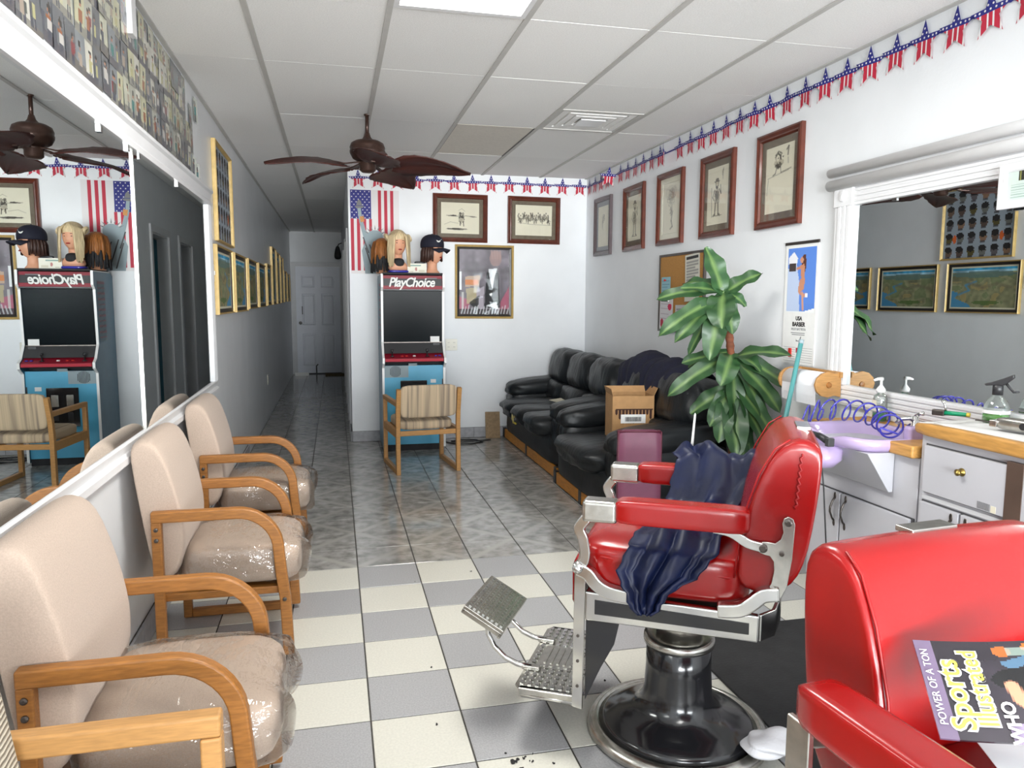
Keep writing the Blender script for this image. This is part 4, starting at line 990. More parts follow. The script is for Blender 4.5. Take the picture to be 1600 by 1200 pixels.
# the chair at the bottom left corner: paler wood, square arms, woven stripes
t = thing('square_arm_chair', 'pale wood square-armed chair with woven striped back in the bottom left corner', 'chair', (-.70, 1.19, 0))
for s in (-1, 1):
    y = s * .27
    MB().box(.0, .47, y - .02, y + .02, .575, .62).build('arm', 'oak_light', t, bevel=.007)
    MB().box(.43, .47, y - .02, y + .02, 0, .575).build('front_leg', 'oak_light', t, bevel=.006)
    MB().box(.02, .06, y - .02, y + .02, 0, .575).build('rear_leg', 'oak_light', t, bevel=.006)
    MB().box(.06, .43, y - .018, y + .018, 0.0, .04).build('sled_rail', 'oak_light', t, bevel=.005)
    MB().box(.06, .43, y - .014, y + .014, .28, .34).build('side_rail', 'oak_light', t, bevel=.005)
MB().box(.02, .46, -.25, .25, .27, .31).build('seat_support', 'oak_light', t)
MB().pillow((.25, 0, .36), (.44, .49, .12), 6, 6).build('seat_cushion', 'woven_fabric', t, smooth=True)
MB().pillow((.09, 0, .62), (.10, .48, .40), 6, 6, lambda q: (q.x - .55 * q.z, q.y, q.z)).build('back_cushion', 'woven_fabric', t, smooth=True)

# ------------------------------------------------------------------ barber chairs (local x forwards, y to the sitter's left)
def barber_chair(label, loc, rotz, foot=True, wide=0.0, back_half=None, dz=0.0, bdy=0.0):
    t = thing('barber_chair', label, 'barber chair', loc, rotz, 'red barber chairs')
    W = .255 + wide
    MB().lathe([(.0, 0), (.29, 0), (.295, .012), (.288, .028), (.268, .038), (.262, .036), (.255, .030), (0, .030)], 48).build('base_rim', 'chrome_worn', t, smooth=True)
    MB().lathe([(0, .03), (.258, .031), (.235, .05), (.19, .068), (.15, .082), (.127, .10), (.115, .125), (.109, .16), (.105, .22), (.104, .318), (.09, .322), (0, .322)], 48).build('base_column', 'black_enamel', t, smooth=True)
    MB().lathe([(.078, .30), (.10, .30), (.113, .304), (.115, .315), (.113, .328), (.10, .333), (.078, .328)], 40).build('column_collar', 'chrome_worn', t, smooth=True)
    MB().lathe([(0, .30), (.074, .30), (.074, .46), (0, .46)], 32).build('hydraulic_piston', 'chrome_worn', t, smooth=True)
    MB().box(-.17, .17, -.17, .17, .455, .475).build('mounting_plate', 'black_enamel', t, bevel=.01)
    MB().tube([(-.10, -.08, .44), (-.16, -.2, .44), (-.18, -.30, .46)], .009).build('pump_lever', 'chrome', t, smooth=True)
    for s in (-1, 1):
        y0 = s * W
        b = MB(); b.prism([(.262, .455), (.262, .545), (-.235, .530), (-.235, .452)], 'y', y0 - .014, y0 + .014)
        rail = b.build('side_rail', 'chrome', t, bevel=.006)
        yo = y0 + s * .0145
        MB().prism([(.232, .478), (.232, .523), (-.208, .508), (-.208, .474)], 'y', yo - .0012, yo + .0012).build('black_inlay', 'black_enamel', rail, bevel=.001)
        # front bracket flaring up to the arm post
        b = MB(); b.sweep(curve([(.12, y0, .540), (.19, y0, .548), (.228, y0, .568), (.255, y0, .598), (.285, y0, .610)]), .035, .040, (0, 1, 0)); b.build('front_bracket', 'chrome', t, smooth=True, bevel=.006)
        b = MB(); b.sweep(curve([(-.12, y0, .532), (-.18, y0, .540), (-.215, y0, .565), (-.245, y0, .592), (-.285, y0, .598)]), .036, .040, (0, 1, 0)); b.build('rear_bracket', 'chrome', t, smooth=True, bevel=.006)
        b = MB(); b.lathe([(0, -.02), (.016, -.02), (.018, 0), (.016, .02), (0, .02)], 14, M=Matrix.Translation((.285, y0, .615)) @ Matrix.Rotation(PI / 2, 4, 'X')); b.build('arm_hinge', 'chrome', t, smooth=True)
        b = MB(); b.sweep(curve([(.283, y0, .605), (.266, y0, .65), (.272, y0, .70), (.284, y0, .735), (.262, y0, .768)]), .018, .034, (0, 1, 0)); b.build('arm_post', 'chrome', t, smooth=True, bevel=.005)
        MB().box(.168, .272, y0 - .034, y0 + .034, .762, .828).build('arm_end_cap', 'chrome_worn', t, bevel=.012, seg=3)
        MB().pillow((-.012, y0, .800), (.375, .076, .070), 9, 7).build('arm_pad', 'red_vinyl', t, smooth=True)
        b = MB(); b.sweep(curve([(-.10, y0, .770), (-.15, y0, .762), (-.195, y0, .736), (-.235, y0, .727)]), .018, .028, (0, 1, 0)); b.build('arm_link', 'chrome', t, smooth=True, bevel=.004)
        if not wide:
            q = bdy + s * ((back_half or W - .012) + .010)
            b = MB(); b.prism([(-.318, .80), (-.312, .815), (-.300, .821), (-.288, .815), (-.284, .80), (-.288, .775), (-.282, .755), (-.268, .742), (-.250, .744), (-.236, .743), (-.222, .737), (-.219, .724), (-.227, .712), (-.240, .707), (-.256, .704), (-.266, .69), (-.268, .665), (-.263, .63), (-.252, .60), (-.255, .588), (-.29, .586), (-.304, .62), (-.314, .70)], 'y', q - .006, q + .006)
            br = b.build('back_bracket', 'chrome_worn', t, bevel=.002)
            for (bx, bz, rr) in ((-.300, .803, .010), (-.236, .726, .013), (-.286, .715, .007), (-.274, .61, .008)):
                MB().lathe([(0, 0), (rr, 0), (rr, .004), (rr * .6, .006), (0, .006)], 12, M=Matrix.Translation((bx, q + s * .006, bz)) @ Matrix.Rotation(-s * PI / 2, 4, 'X')).build('bracket_bolt', 'pewter', br)
        if wide:
            MB().box(-.215, -.165, y0 + s * .026 - .006, y0 + s * .026 + .006, .46, .772).build('arm_support', 'chrome_worn', t, bevel=.003)
        if foot:
            b = MB(); b.prism([(.262, .60), (.296, .60), (.300, .17), (.268, .165)], 'y', y0 - .006, y0 + .006)
            leg = b.build('footrest_leg', 'chrome', t, bevel=.002)
            for z in (.40, .32, .24): MB().lathe([(0, 0), (.005, 0), (.005, .002), (0, .002)], 10, M=Matrix.Translation((.283, y0 + s * .006, z)) @ Matrix.Rotation(-s * PI / 2, 4, 'X')).build('rivet', 'pewter', leg)
            b = MB(); b.prism([(.262, .45), (.16, .452), (.175, .38), (.215, .30), (.262, .19)], 'y', y0 - s * .012 - .004, y0 - s * .012 + .004); b.build('leg_web', 'black_enamel', t, bevel=.002)
    # rear rail, bowed
    b = MB(); b.sweep([(-.235, W, .492), (-.275, W * .8, .492), (-.295, W * .4, .492), (-.30, 0, .492), (-.295, -W * .4, .492), (-.275, -W * .8, .492), (-.235, -W, .492)], .078, .012, (0, 0, 1))
    b.bm.verts.ensure_lookup_table(); b.build('rear_rail', 'chrome', t, bevel=.003)
    MB().box(.235, .262, -W, W, .46, .54).build('front_rail', 'chrome', t, bevel=.005)
    # seat
    def sf(q):
        x, y, z = q
        if z > 0: z *= 1 + .20 * (1 - .6 * x * x) * (1 - y ** 4); z += .12 * max(0, x)
        return (x * (1 + .02 * z), y, z)
    MB().pillow((.035, 0, .602), (.50, 2 * W - .034, .15), 7, 8, sf).build('seat_cushion', 'red_vinyl', t, smooth=True)
    b = MB(); n = 40; yl, xl = W - .022, .25
    b.tube([(.035 + xl * max(-1, min(1, 1.25 * math.cos(a))) * .995, (yl) * max(-1, min(1, 1.25 * math.sin(a))), .632 + .02 * math.cos(a)) for a in (2 * PI * k / n for k in range(n + 1))], .004, 6); b.build('seat_piping', 'red_piping', t, smooth=True)
    MB().pillow((.303, 0, .535), (.034, 2 * W - .10, .15), 6, 5).build('calf_pad', 'red_vinyl', t, smooth=True)
    # backrest
    prof = [(-.165, .62), (-.172, .70), (-.188, .82), (-.222, .93), (-.262, 1.005), (-.30, 1.032), (-.345, 1.035), (-.382, 1.015), (-.386, .97), (-.376, .85), (-.358, .71), (-.335, .64), (-.300, .595), (-.24, .582), (-.19, .588)]
    b = MB(); cx, cz = -.285, .80; rows = []; Y = back_half or W - .012
    for f, k in ((-1, .86), (-1, .93), (-.965, .985), (-.90, 1.0), (-.45, 1.012), (0, 1.018), (.45, 1.012), (.90, 1.0), (.965, .985), (1, .93), (1, .86)):
        rows.append([(cx + (x - cx) * k, f * Y * (1 - .03 * max(0, (z - .8) * 4) ** 2), cz + (z - cz) * k) for x, z in prof])
    b.grid(rows, close_v=True, caps=True); bk = b.build('backrest', 'red_vinyl', t, smooth=True, subsurf=1, loc=(0, bdy, dz))
    for s in (() if wide else (-1, 1)):   # puckered welt down each side of the back
        b = MB(); pts = []
        for k in range(25):
            u = k / 24; z = .84 + .155 * u; x = -.318 - .010 * u + .004 * math.sin(k * 2.1)
            pts.append((x, s * (Y * (1 - .03 * max(0, (z - .8) * 4) ** 2) * 1.004), z))
        b.tube(pts, [.0026 + .0012 * (k % 2) for k in range(25)], 6); b.build('stitched_welt', 'red_piping', bk, smooth=True)
    for s in (-1, 1):   # piped seam round the front edge of the back
        MB().tube([(cx + (x - cx) * .992 + .003, s * .955 * Y * (1 - .03 * max(0, (z - .8) * 4) ** 2), cz + (z - cz) * .99) for x, z in prof[0:6]], .0028, 6).build('front_seam', 'red_piping', bk, smooth=True)
    MB().box(-.365, -.325, -.055, .055, 1.030, 1.041).build('headrest_socket', 'chrome_worn', t, bevel=.002, loc=(0, bdy, dz))
    if foot:
        # lower tread plate with cast studs
        b = MB(); b.prism([(.275, -.225), (.475, -.235), (.495, -.21), (.495, .21), (.475, .235), (.275, .225)], 'z', .178, .190)
        b.box(.28, .48, .215, .237, .160, .19).box(.28, .48, -.237, -.215, .160, .19)
        fp = b.build('lower_footplate', 'chrome_worn', t, bevel=.004)
        b = MB()
        for i in range(8):
            for j in range(15):
                x = .292 + i * .025; y = -.203 + j * .029
                if 1 < i < 7 and abs(y) < .075: continue
                b.box(x, x + .012, y - .010, y + .010, .190, .196)
        o = b.build('tread_stud', 'chrome', fp); o['kind'] = 'stuff'
        b = MB(); b.box(.335, .455, -.075, .075, .190, .193)
        for i in range(5): b.box(.345 + i * .022, .352 + i * .022, -.06, .06, .193, .1965)
        b.build('cast_panel', 'chrome_worn', fp)
        MB().tube([(.30, .226, .168), (.47, .226, .168)], .012, 10).build('plate_roll', 'chrome', fp, smooth=True)
        for s in (-1, 1):
            MB().tube([(.47, s * .105, .196), (.52, s * .105, .20), (.56, s * .105, .215), (.60, s * .105, .25), (.622, s * .105, .29), (.625, s * .105, .325), (.61, s * .105, .345)], .009, 10).build('footplate_strut', 'chrome', t, smooth=True)
            MB().box(.44, .50, s * .105 - .014, s * .105 + .014, .19, .203).build('strut_clip', 'chrome_worn', t, bevel=.003)
        Mx = Matrix.Translation((.625, 0, .358)) @ Matrix.Rotation(math.radians(-28), 4, 'Y')
        b = MB(); b.box(-.078, .078, -.145, .145, -.008, .004, Mx); b.box(-.078, -.066, -.145, .145, -.03, -.008, Mx).box(.066, .078, -.145, .145, -.02, -.008, Mx).box(-.078, .078, .135, .145, -.026, -.008, Mx).box(-.078, .078, -.145, -.135, -.026, -.008, Mx)
        up = b.build('upper_footplate', 'chrome_worn', t, bevel=.003)
        b = MB()
        for i in range(8):
            for j in range(14):
                x = -.066 + i * .0175; y = -.132 + j * .0195; b.box(x, x + .009, y, y + .011, .004, .009, Mx)
        o = b.build('tread_stud', 'chrome', up); o['kind'] = 'stuff'
        MB().box(-.076, .076, -.14, .14, -.012, -.0085, Mx).build('red_underside', 'red_vinyl', up)
    return t
c1 = barber_chair('red barber chair with a navy cape over it and its chrome footrest out', (1.07, 2.15, 0), math.radians(150))
c2 = barber_chair('red barber chair in the bottom right foreground with a magazine on it', (1.045, .80, 0), math.radians(-84), foot=True, wide=.065, back_half=.25, dz=-.045, bdy=.06)

# navy cape thrown over the far arm, across the seat and down the near side
def cape():
    # rows run from the far side of the chair to the near side (local y), columns from front to rear (local x)
    rows = [((.02, -.318, .60), (-.235, -.318, .64)), ((.03, -.315, .76), (-.235, -.312, .78)), ((.05, -.298, .842), (-.240, -.29, .852)), ((.055, -.25, .872), (-.240, -.24, .872)), ((.04, -.205, .862), (-.235, -.19, .862)),
            ((.05, -.175, .78), (-.215, -.16, .79)), ((.075, -.14, .715), (-.175, -.12, .715)), ((.095, -.04, .712), (-.155, -.02, .708)), ((.115, .08, .708), (-.145, .09, .705)), ((.125, .18, .702), (-.125, .17, .695)),
            ((.145, .250, .690), (-.105, .238, .672)), ((.160, .276, .63), (-.06, .262, .625)), ((.150, .286, .58), (-.005, .282, .585)), ((.125, .293, .535), (.035, .290, .548)), ((.105, .297, .505), (.055, .295, .515))]
    P = []; n = 44; m = 60; rg = random.Random(21)
    wv = [(rg.uniform(5, 9), rg.uniform(-.10, .10), rg.uniform(0, 6), .016) for _ in range(2)] + [(rg.uniform(11, 17), rg.uniform(-.16, .16), rg.uniform(0, 6), .009) for _ in range(3)] + [(rg.uniform(24, 32), rg.uniform(-.2, .2), rg.uniform(0, 6), .0028) for _ in range(2)]
    for i in range(m):
        k = i * (len(rows) - 1) / (m - 1); a = min(int(k), len(rows) - 2); f = k - a; f = f * f * (3 - 2 * f) * .5 + f * .5
        A, B = (Vector(rows[a][q]).lerp(Vector(rows[a + 1][q]), f) for q in (0, 1)); row = []
        for j in range(n + 1):
            u = j / n; p = A.lerp(B, u)
            w = sum(am * math.sin(fq * u + dr * i + ph + 1.2 * math.sin(i * .12 + fq)) for fq, dr, ph, am in wv); w = abs(w) * 1.1 if i > 4 else abs(w)
            edge = .006 * math.sin(i * .7) + .004 * math.sin(i * 1.9)
            p.x += edge * (1 - u) - edge * u
            if i < 12: p += Vector((0, -w * .35, w * .9 + .035 * math.exp(-((u - .22) / .12) ** 2) * (1 if 6 < i < 20 else .4)))
            elif i < 40: p.z += w * .85 + .012 * math.sin(u * 3.1)
            else: p += Vector((0, w * .95, w * .15))
            row.append(p)
        P.append(row)
    b = MB(); b.grid(P)
    o = b.build('barber_cape', 'navy_cloth', smooth=True)
    md = o.modifiers.new('thickness', 'SOLIDIFY'); md.thickness = .003; md.offset = 1
    o.location = (1.07, 2.15, 0); o.rotation_euler = (0, 0, math.radians(150))
    tag(o, 'shiny navy blue barber cape draped across the seat and far arm of the red chair', 'cape')
cape()
tag(MB().prism([(-.006, 0), (.006, 0), (.004, .145), (0, .152), (-.004, .145)], 'y', -.0015, .0015).build('white_comb', 'white_plastic', loc=(1.235, 2.43, .86), rot=(.05, .04, .3), bevel=.0008), 'thin white plastic stick standing up out of the navy cape', 'stick')

# ------------------------------------------------------------------ side chair in front of the arcade cabinet (local y is where it faces)
t = thing('side_chair', 'wooden side chair with striped upholstery seen from behind at the arcade cabinet', 'chair', (.685, 6.27, 0), math.radians(7))
for s in (-1, 1):
    x = s * .25
    MB().sweep([(x, -.27, 0), (x, -.265, .40), (x, -.275, .52), (x, -.315, .70)], .034, .036, (1, 0, 0)).build('rear_post', 'oak_light', t, bevel=.004)
    MB().box(x - .017, x + .017, .25, .285, 0, .56).build('front_leg', 'oak_light', t, bevel=.004)
    MB().box(x - .018, x + .018, -.27, .285, .555, .592).build('arm', 'oak_light', t, bevel=.005)
    MB().box(x - .016, x + .016, -.25, .25, 0, .04).build('sled_rail', 'oak_light', t, bevel=.004)
    MB().box(x - .016, x + .016, -.25, .25, .30, .365).build('side_rail', 'oak_light', t, bevel=.004)
MB().box(-.234, .234, -.262, -.235, .312, .352).build('rear_rail', 'oak_light', t, bevel=.004)
MB().box(-.234, .234, .235, .262, .30, .352).build('front_rail', 'oak_light', t, bevel=.004)
MB().pillow((0, 0, .392), (.45, .50, .085), 6, 6, lambda q: (q.x, q.y, q.z + (.12 * (1 - q.x ** 2) * (1 - q.y ** 2) if q.z > 0 else 0))).build('seat_cushion', 'stripe_fabric', t, smooth=True)
MB().pillow((0, -.285, .595), (.465, .05, .265), 8, 7, lambda q: (q.x, q.y - .75 * q.z * .6 + .35 * (q.x ** 2 - .5), q.z)).build('back_cushion', 'stripe_fabric', t, smooth=True)

# ------------------------------------------------------------------ black leather sofas
def lump(name, c, size, parent, k=4.0, n=8, fn=None, M=None, sd=0.0, wr=.02, material='black_leather'):
    def f(q):
        q = Vector(fn(q)) if fn else Vector(q)
        w = wr * (math.sin(7 * q.x + 5 * q.z + sd) * math.sin(6 * q.y + sd * 2) + .5 * math.sin(15 * q.y + 4 * q.x + sd) + .4 * math.sin(19 * q.y - 6 * q.z + sd * 3))
        return q * (1 + w)
    return MB().pillow(c, size, k, n, f, M).build(name, material, parent, smooth=True)
def sofa(label, y0, y1, xf, arms, backs, seats, sd=0.0, height=.92):
    t = thing('leather_sofa', label, 'sofa', (0, (y0 + y1) / 2, 0), 0, 'black leather sofas on the right wall'); L = (y1 - y0) / 2
    b = MB(); b.box(xf + .02, 2.48, -L + .02, L - .02, .0, .03); b.build('sofa_foot', 'black_matte', t)
    for k in range(2):
        MB().box(xf, xf + .022, -L + .05 + k * (L - .05) + .02, -L + .05 + (k + 1) * (L - .05) - .02, .012, .10).build('plinth_board', 'orange_wood', t, bevel=.003)
    MB().box(xf + .0, 2.46, -L, -L + .022, .012, .10).build('plinth_end', 'orange_wood', t, bevel=.003)
    for y in (-L + .035, 0, L - .03): MB().box(xf - .004, xf + .026, y - .028, y + .028, .008, .104).build('plinth_cap', 'black_plastic', t, bevel=.003)
    lump('sofa_base', (xf + .42, 0, .20), (.86, 2 * L, .24), t, 9, 8, sd=sd, wr=.006, material='sofa_cloth')
    inner0, inner1 = -L + arms[0], L - arms[1]
    w = (inner1 - inner0) / seats
    for k in range(seats):
        lump('seat_cushion', (xf + .29, inner0 + w * (k + .5), .365), (.78, w - .006, .17), t, 5, 9, lambda q: (q.x - (.05 if q.z > 0 else 0), q.y, q.z * (1 + .22 * (1 - q.y ** 2) * (1 if q.z > 0 else 0))), sd=sd + k * 1.7, wr=.018)
    w = (2 * L - .10) / backs
    for k in range(backs):
        y = -L + .05 + w * (k + .5); Mx = Matrix.Translation((2.265, y, height - .185)) @ Matrix.Rotation(math.radians(13), 4, 'Y')
        lump('back_cushion', (0, 0, 0), (.34, w + .015, .36), t, 3.2, 11, M=Mx, sd=sd + 3 + k * 2.1, wr=.028)
        Mx = Matrix.Translation((2.18, y, height - .42)) @ Matrix.Rotation(math.radians(8), 4, 'Y')
        lump('lumbar_cushion', (0, 0, 0), (.30, w + .01, .22), t, 3.5, 9, M=Mx, sd=sd + 5 + k, wr=.03)
    lump('sofa_back', (2.44, 0, .44), (.16, 2 * L - .02, .72), t, 8, 7, sd=sd, wr=.006)
    for s, aw in ((-1, arms[0]), (1, arms[1])):
        if aw < .1: continue
        y = s * (L - aw / 2)
        lump('armrest', (xf + .42, y, .34), (.80, aw, .34), t, 6, 8, sd=sd + 9 + s, wr=.01)
        lump('arm_pad', (xf + .40, y, .555), (.80, aw + .05, .17), t, 3.4, 10, lambda q: (q.x, q.y, q.z + .45 * q.x), sd=sd + 11 + s, wr=.022)
    return t
sofa('long black leather sofa in the back corner with a torn seat', 5.52, 7.44, 1.66, (.30, .30), 3, 3, .3, .93)
sofa('black leather loveseat nearer the palm, with a cardboard box on it', 4.18, 5.46, 1.62, (.26, .24), 2, 1, 2.2, .93)
# torn corner with yellow foam showing on the long sofa
o = MB().pillow((0, 0, 0), (.03, .16, .10), 3, 5, lambda q: (q.x * (1 + .3 * math.sin(9 * q.y)), q.y, q.z * (1 + .2 * math.sin(7 * q.y)))).build('exposed_foam', 'yellow_plastic', loc=(1.575, .1, .335), smooth=True)
o.parent = [q for q in bpy.data.objects if q.name.startswith('leather_sofa')][0]; o['label'] = 'torn edge with pale foam'
tag(MB().box(-.10, .10, -.07, .07, 0, .006).build('folded_paper', 'paper_cream', loc=(2.02, 6.55, .492), rot=(0.03, -.06, .3)), 'folded paper lying on the far seat of the long sofa', 'paper')
# plywood offcut leaning at the sofa end
tag(MB().box(-.075, .075, -.008, .008, 0, .27).build('plywood_offcut', 'plywood', loc=(1.545, 7.40, 0), rot=(-.18, 0, -.06), bevel=.002), 'rough brown board offcut leaning between the back wall and the sofa', 'board')
# navy jacket over the sofa backs
def jacket():
    P = []
    path = [(2.15, .66), (2.14, .75), (2.15, .84), (2.19, .915), (2.27, .953), (2.36, .955), (2.44, .92), (2.50, .84), (2.515, .74)]
    n, m = 26, len(path)
    for i, (x, z) in enumerate(path):
        row = []
        for j in range(n + 1):
            u = j / n; y = 4.52 + 1.0 * u
            if i < 3: y = 4.52 + 1.0 * (u * (.92 - .05 * (3 - i)) + .04 * (3 - i))
            f = .020 * math.sin(u * 17 + i * .9) + .012 * math.sin(u * 31 - i * 1.3); hump = .045 * math.exp(-((u - .72) / .14) ** 2) + .025 * math.exp(-((u - .3) / .1) ** 2) - .04 * (abs(u - .5) * 2) ** 4
            row.append((x - (abs(f) + .01 if i < 4 else 0), y, z + (abs(f) + hump + .012 if 2 < i < 7 else f * .5 - (.05 * math.sin(u * 5) if i == 0 else 0))))
        P.append(row)
    b = MB(); b.grid(P); o = b.build('navy_jacket', 'navy_jacket', smooth=True)
    md = o.modifiers.new('thickness', 'SOLIDIFY'); md.thickness = .012; md.offset = 1
    md = o.modifiers.new('subsurf', 'SUBSURF'); md.levels = 1; md.render_levels = 1
    tag(o, 'dark navy jacket thrown over the back of the black loveseat', 'jacket')
jacket()
# cardboard box with printed panel and bar code
t = thing('cardboard_box', 'open brown cardboard box with a dark drip print and bar-code label on the loveseat', 'box', (1.955, 4.78, .470), math.radians(-8))
w, d, h = .285, .22, .30
b = MB(); b.box(-w / 2, w / 2, -d / 2, -d / 2 + .004, 0, h).box(-w / 2, w / 2, d / 2 - .004, d / 2, 0, h).box(-w / 2, -w / 2 + .004, -d / 2 + .004, d / 2 - .004, 0, h).box(w / 2 - .004, w / 2, -d / 2 + .004, d / 2 - .004, 0, h).box(-w / 2 + .004, w / 2 - .004, -d / 2 + .004, d / 2 - .004, 0, .004)
b.build('box_body', 'cardboard', t)
for (x0, x1, y0, y1, ax, an, px, py) in ((-w / 2, w / 2, 0, .05, 'X', -.25, 0, d / 2 - .002), (0, .06, -d / 2, d / 2, 'Y', -1.15, w / 2 - .002, 0), (-.05, 0, -d / 2, d / 2, 'Y', 1.3, -w / 2 + .002, 0)):
    f = MB().box(x0, x1, y0, y1, 0, .004).build('box_flap', 'cardboard', t); f.location = (px, py, h - .002); f.rotation_euler = (an + 1.3 if ax == 'X' else 0, an if ax == 'Y' else 0, 0)
b = MB(); yy = -d / 2
b.box(-.12, .135, yy - .001, yy, .205, .213)
for k in range(11): x = -.115 + .0235 * k; b.prism([(x - .009, .207), (x + .009, .207), (x + .008, .18 - .03 * ((k * 7) % 3)), (x, .17 - .03 * ((k * 7) % 3)), (x - .008, .18 - .03 * ((k * 7) % 3))], 'y', yy - .001, yy)
b.build('drip_print', 'cardboard_dark', t)
MB().box(-.085, .085, yy - .002, yy, .115, .175).build('white_label', 'paper_white', t)
b = MB(); x = -.055; rg = random.Random(3)
while x < .055: ww = rg.choice((.002, .003, .005)); b.box(x, x + ww, yy - .003, yy - .002, .128, .158); x += ww + rg.choice((.002, .003))
o = b.build('bar_code', 'ink_black', t); o['kind'] = 'stuff'
# maroon booster board resting across/against the loveseat end
t = thing('booster_board', 'maroon padded booster seat board standing on end in front of the loveseat', 'booster seat', (1.69, 3.97, 0), math.radians(-13))
MB().pillow((0, 0, .335), (.255, .055, .67), 14, 5).build('padded_face', 'maroon_vinyl', t, smooth=True)
MB().box(-.125, .125, .01, .035, .005, .665).build('board_back', 'maroon_edge', t, bevel=.006)
b = MB(); P_ = [(-.122, -.022, .008), (.122, -.022, .008), (.122, -.022, .662), (-.122, -.022, .662), (-.122, -.022, .008)]
for a_, c_ in zip(P_[:-1], P_[1:]): b.tube([a_, c_], .005, 6)
b.build('edge_piping', 'maroon_edge', t, smooth=True)
# ------------------------------------------------------------------ arcade cabinet (x across, -y is its front)
t = thing('arcade_cabinet', 'sky-blue arcade cabinet with dark screen and white-lettered maroon marquee against the back wall', 'arcade cabinet', (.70, 6.93, 0))
AW = .29
side = [(.0, .03), (.56, .03), (.56, 1.60), (.50, 1.635), (.005, 1.635), (.0, 1.52), (.045, 1.48), (.06, 1.02), (-.02, .905), (-.075, .875), (-.075, .83), (.0, .78)]
for s in (-1, 1):
    x0, x1 = (-AW, -AW + .018) if s < 0 else (AW - .018, AW)
    o = MB().prism(side, 'x', x0, x1).build('side_panel', 'steel_blue', t)
    b = MB(); fr = [(p[0] - .002, p[1]) for p in (side[0], side[11], side[10], side[9], side[8], side[7], side[6], side[5], side[4], side[3])]
    xm = (x0 + x1) / 2
    b.sweep([(xm, p[0], p[1]) for p in fr], .020, .006, (1, 0, 0)); b.build('edge_trim', 'white_plastic', t, smooth=False)
# pink lined notice on the left flank
q = Raster(20, 52, (.50, .56, .60)); 
for k in range(11): q.rect(0, 1, .02 + .09 * k, .05 + .09 * k, (.66, .44, .48), .8)
for k in range(9): q.line([(.2, .1 + .09 * k), (.85, .14 + .09 * k)], .03, (.36, .40, .44), .6)
printed('flank_notice', q, .20, .52, t, (-AW - .0015, .20, 1.30), (0, 0, -PI / 2))
iw = AW - .018
MB().box(-iw, iw, .02, .55, .06, .80).build('lower_cabinet', 'cyan_paint', t)
MB().box(-iw, iw, .03, .55, .0, .06).build('kick_plate', 'black_matte', t)
MB().box(-iw, iw, .12, .55, .80, 1.63).build('upper_cabinet', 'black_matte', t)
b = MB(); b.prism([(.012, 1.50), (.03, 1.625), (.10, 1.625), (.10, 1.50)], 'x', -iw, iw); mq = b.build('marquee', 'maroon_red', t)
Mq = math.atan2(.018, .125)
MB().box(-iw + .004, iw - .004, -.002, 0, -.030, .035).build('marquee_band', 'black_plastic', mq, loc=(0, .0195, 1.562), rot=(-Mq, 0, 0))
o = text('marquee_lettering', 'PlayChoice', .118, 'lettering_white', mq, (-.012, .0165, 1.560), (PI / 2 - Mq, 0, 0), shear=.28, offset=.0028, sx=.86, spacing=.92)
b = MB(); b.prism([(.10, 0), (.20, 0), (.205, .008), (.105, .008)], 'y', -.003, 0); b.build('marquee_badge', 'mid_grey', mq, loc=(.02, .027, 1.597), rot=(-Mq, 0, 0))
MB().box(-iw, iw, .008, .03, 1.488, 1.502).build('marquee_retainer', 'black_plastic', t, bevel=.003)
MB().box(-iw, iw, .0, .5, 1.634, 1.65).build('top_board', 'black_matte', t)
b = MB(); b.prism([(.052, 1.485), (.066, 1.485), (.082, 1.01), (.068, 1.01)], 'x', -iw + .002, iw - .002); b.build('screen_glass', 'crt_glass', t)
b = MB(); b.prism([(.066, 1.01), (.09, 1.01), (.02, .915), (-.01, .915)], 'x', -iw + .002, iw - .002); b.build('screen_shelf', 'dark_grey', t)
MB().box(-iw + .002, iw - .002, .060, .066, 1.008, 1.016).build('shelf_strip', 'pewter', t)
b = MB(); b.prism([(.0, .905), (.03, .92), (.06, .84), (-.07, .84), (-.07, .872)], 'x', -iw + .002, iw - .002); cp = b.build('control_panel', 'maroon_red', t, bevel=.004)
for x, m_ in ((-.20, 'black_plastic'), (.12, 'black_plastic')):
    j = MB().lathe([(0, 0), (.022, 0), (.02, .006), (.006, .008), (.006, .045), (0, .045)], 14, M=Matrix.Translation((x, -.035, .886))).lathe([(0, .045), (.010, .047), (.014, .058), (.010, .069), (0, .071)], 12, M=Matrix.Translation((x, -.035, .886))).build('joystick', m_, cp, smooth=True)
for x, m_ in ((-.11, 'red_plastic'), (-.07, 'red_plastic'), (.20, 'coil_blue'), (.235, 'coil_blue'), (0, 'white_plastic')):
    MB().lathe([(0, 0), (.014, 0), (.014, .006), (.010, .010), (0, .011)], 14, M=Matrix.Translation((x, -.03, .888))).build('push_button', m_, cp, smooth=True)
MB().box(-iw + .01, iw - .01, -.078, -.07, .845, .868).build('panel_front_edge', 'red_ink', cp, bevel=.002)
b = MB(); n = 24
for k in range(9):
    x = -.045 + .0112 * k; hh = .052 * math.sqrt(max(.05, 1 - (x / .055) ** 2)); b.box(-.17 + x - .0022, -.17 + x + .0022, .016, .021, .745 - hh, .745 + hh)
b.build('speaker_grille', 'ink_black', t)
b = MB(); b.box(-iw, -.05, .0185, .0205, .69, .80).box(-.05, .03, .0185, .0205, .795, .82); b.build('faded_sticker', 'stone_grey', t)
b = MB(); b.box(-.125, .12, .006, .02, .33, .66); cd = b.build('coin_door', 'black_enamel', t, bevel=.004)
for x in (-.06, .055):
    MB().box(x - .028, x + .028, .0, .006, .50, .60).build('coin_plate', 'chrome_worn', cd, bevel=.002)
    MB().box(x - .02, x + .02, -.004, .006, .38, .45).build('coin_return', 'black_plastic', cd, bevel=.003)
MB().box(.155, .205, .0155, .02, .635, .668).build('white_sticker', 'paper_white', t)
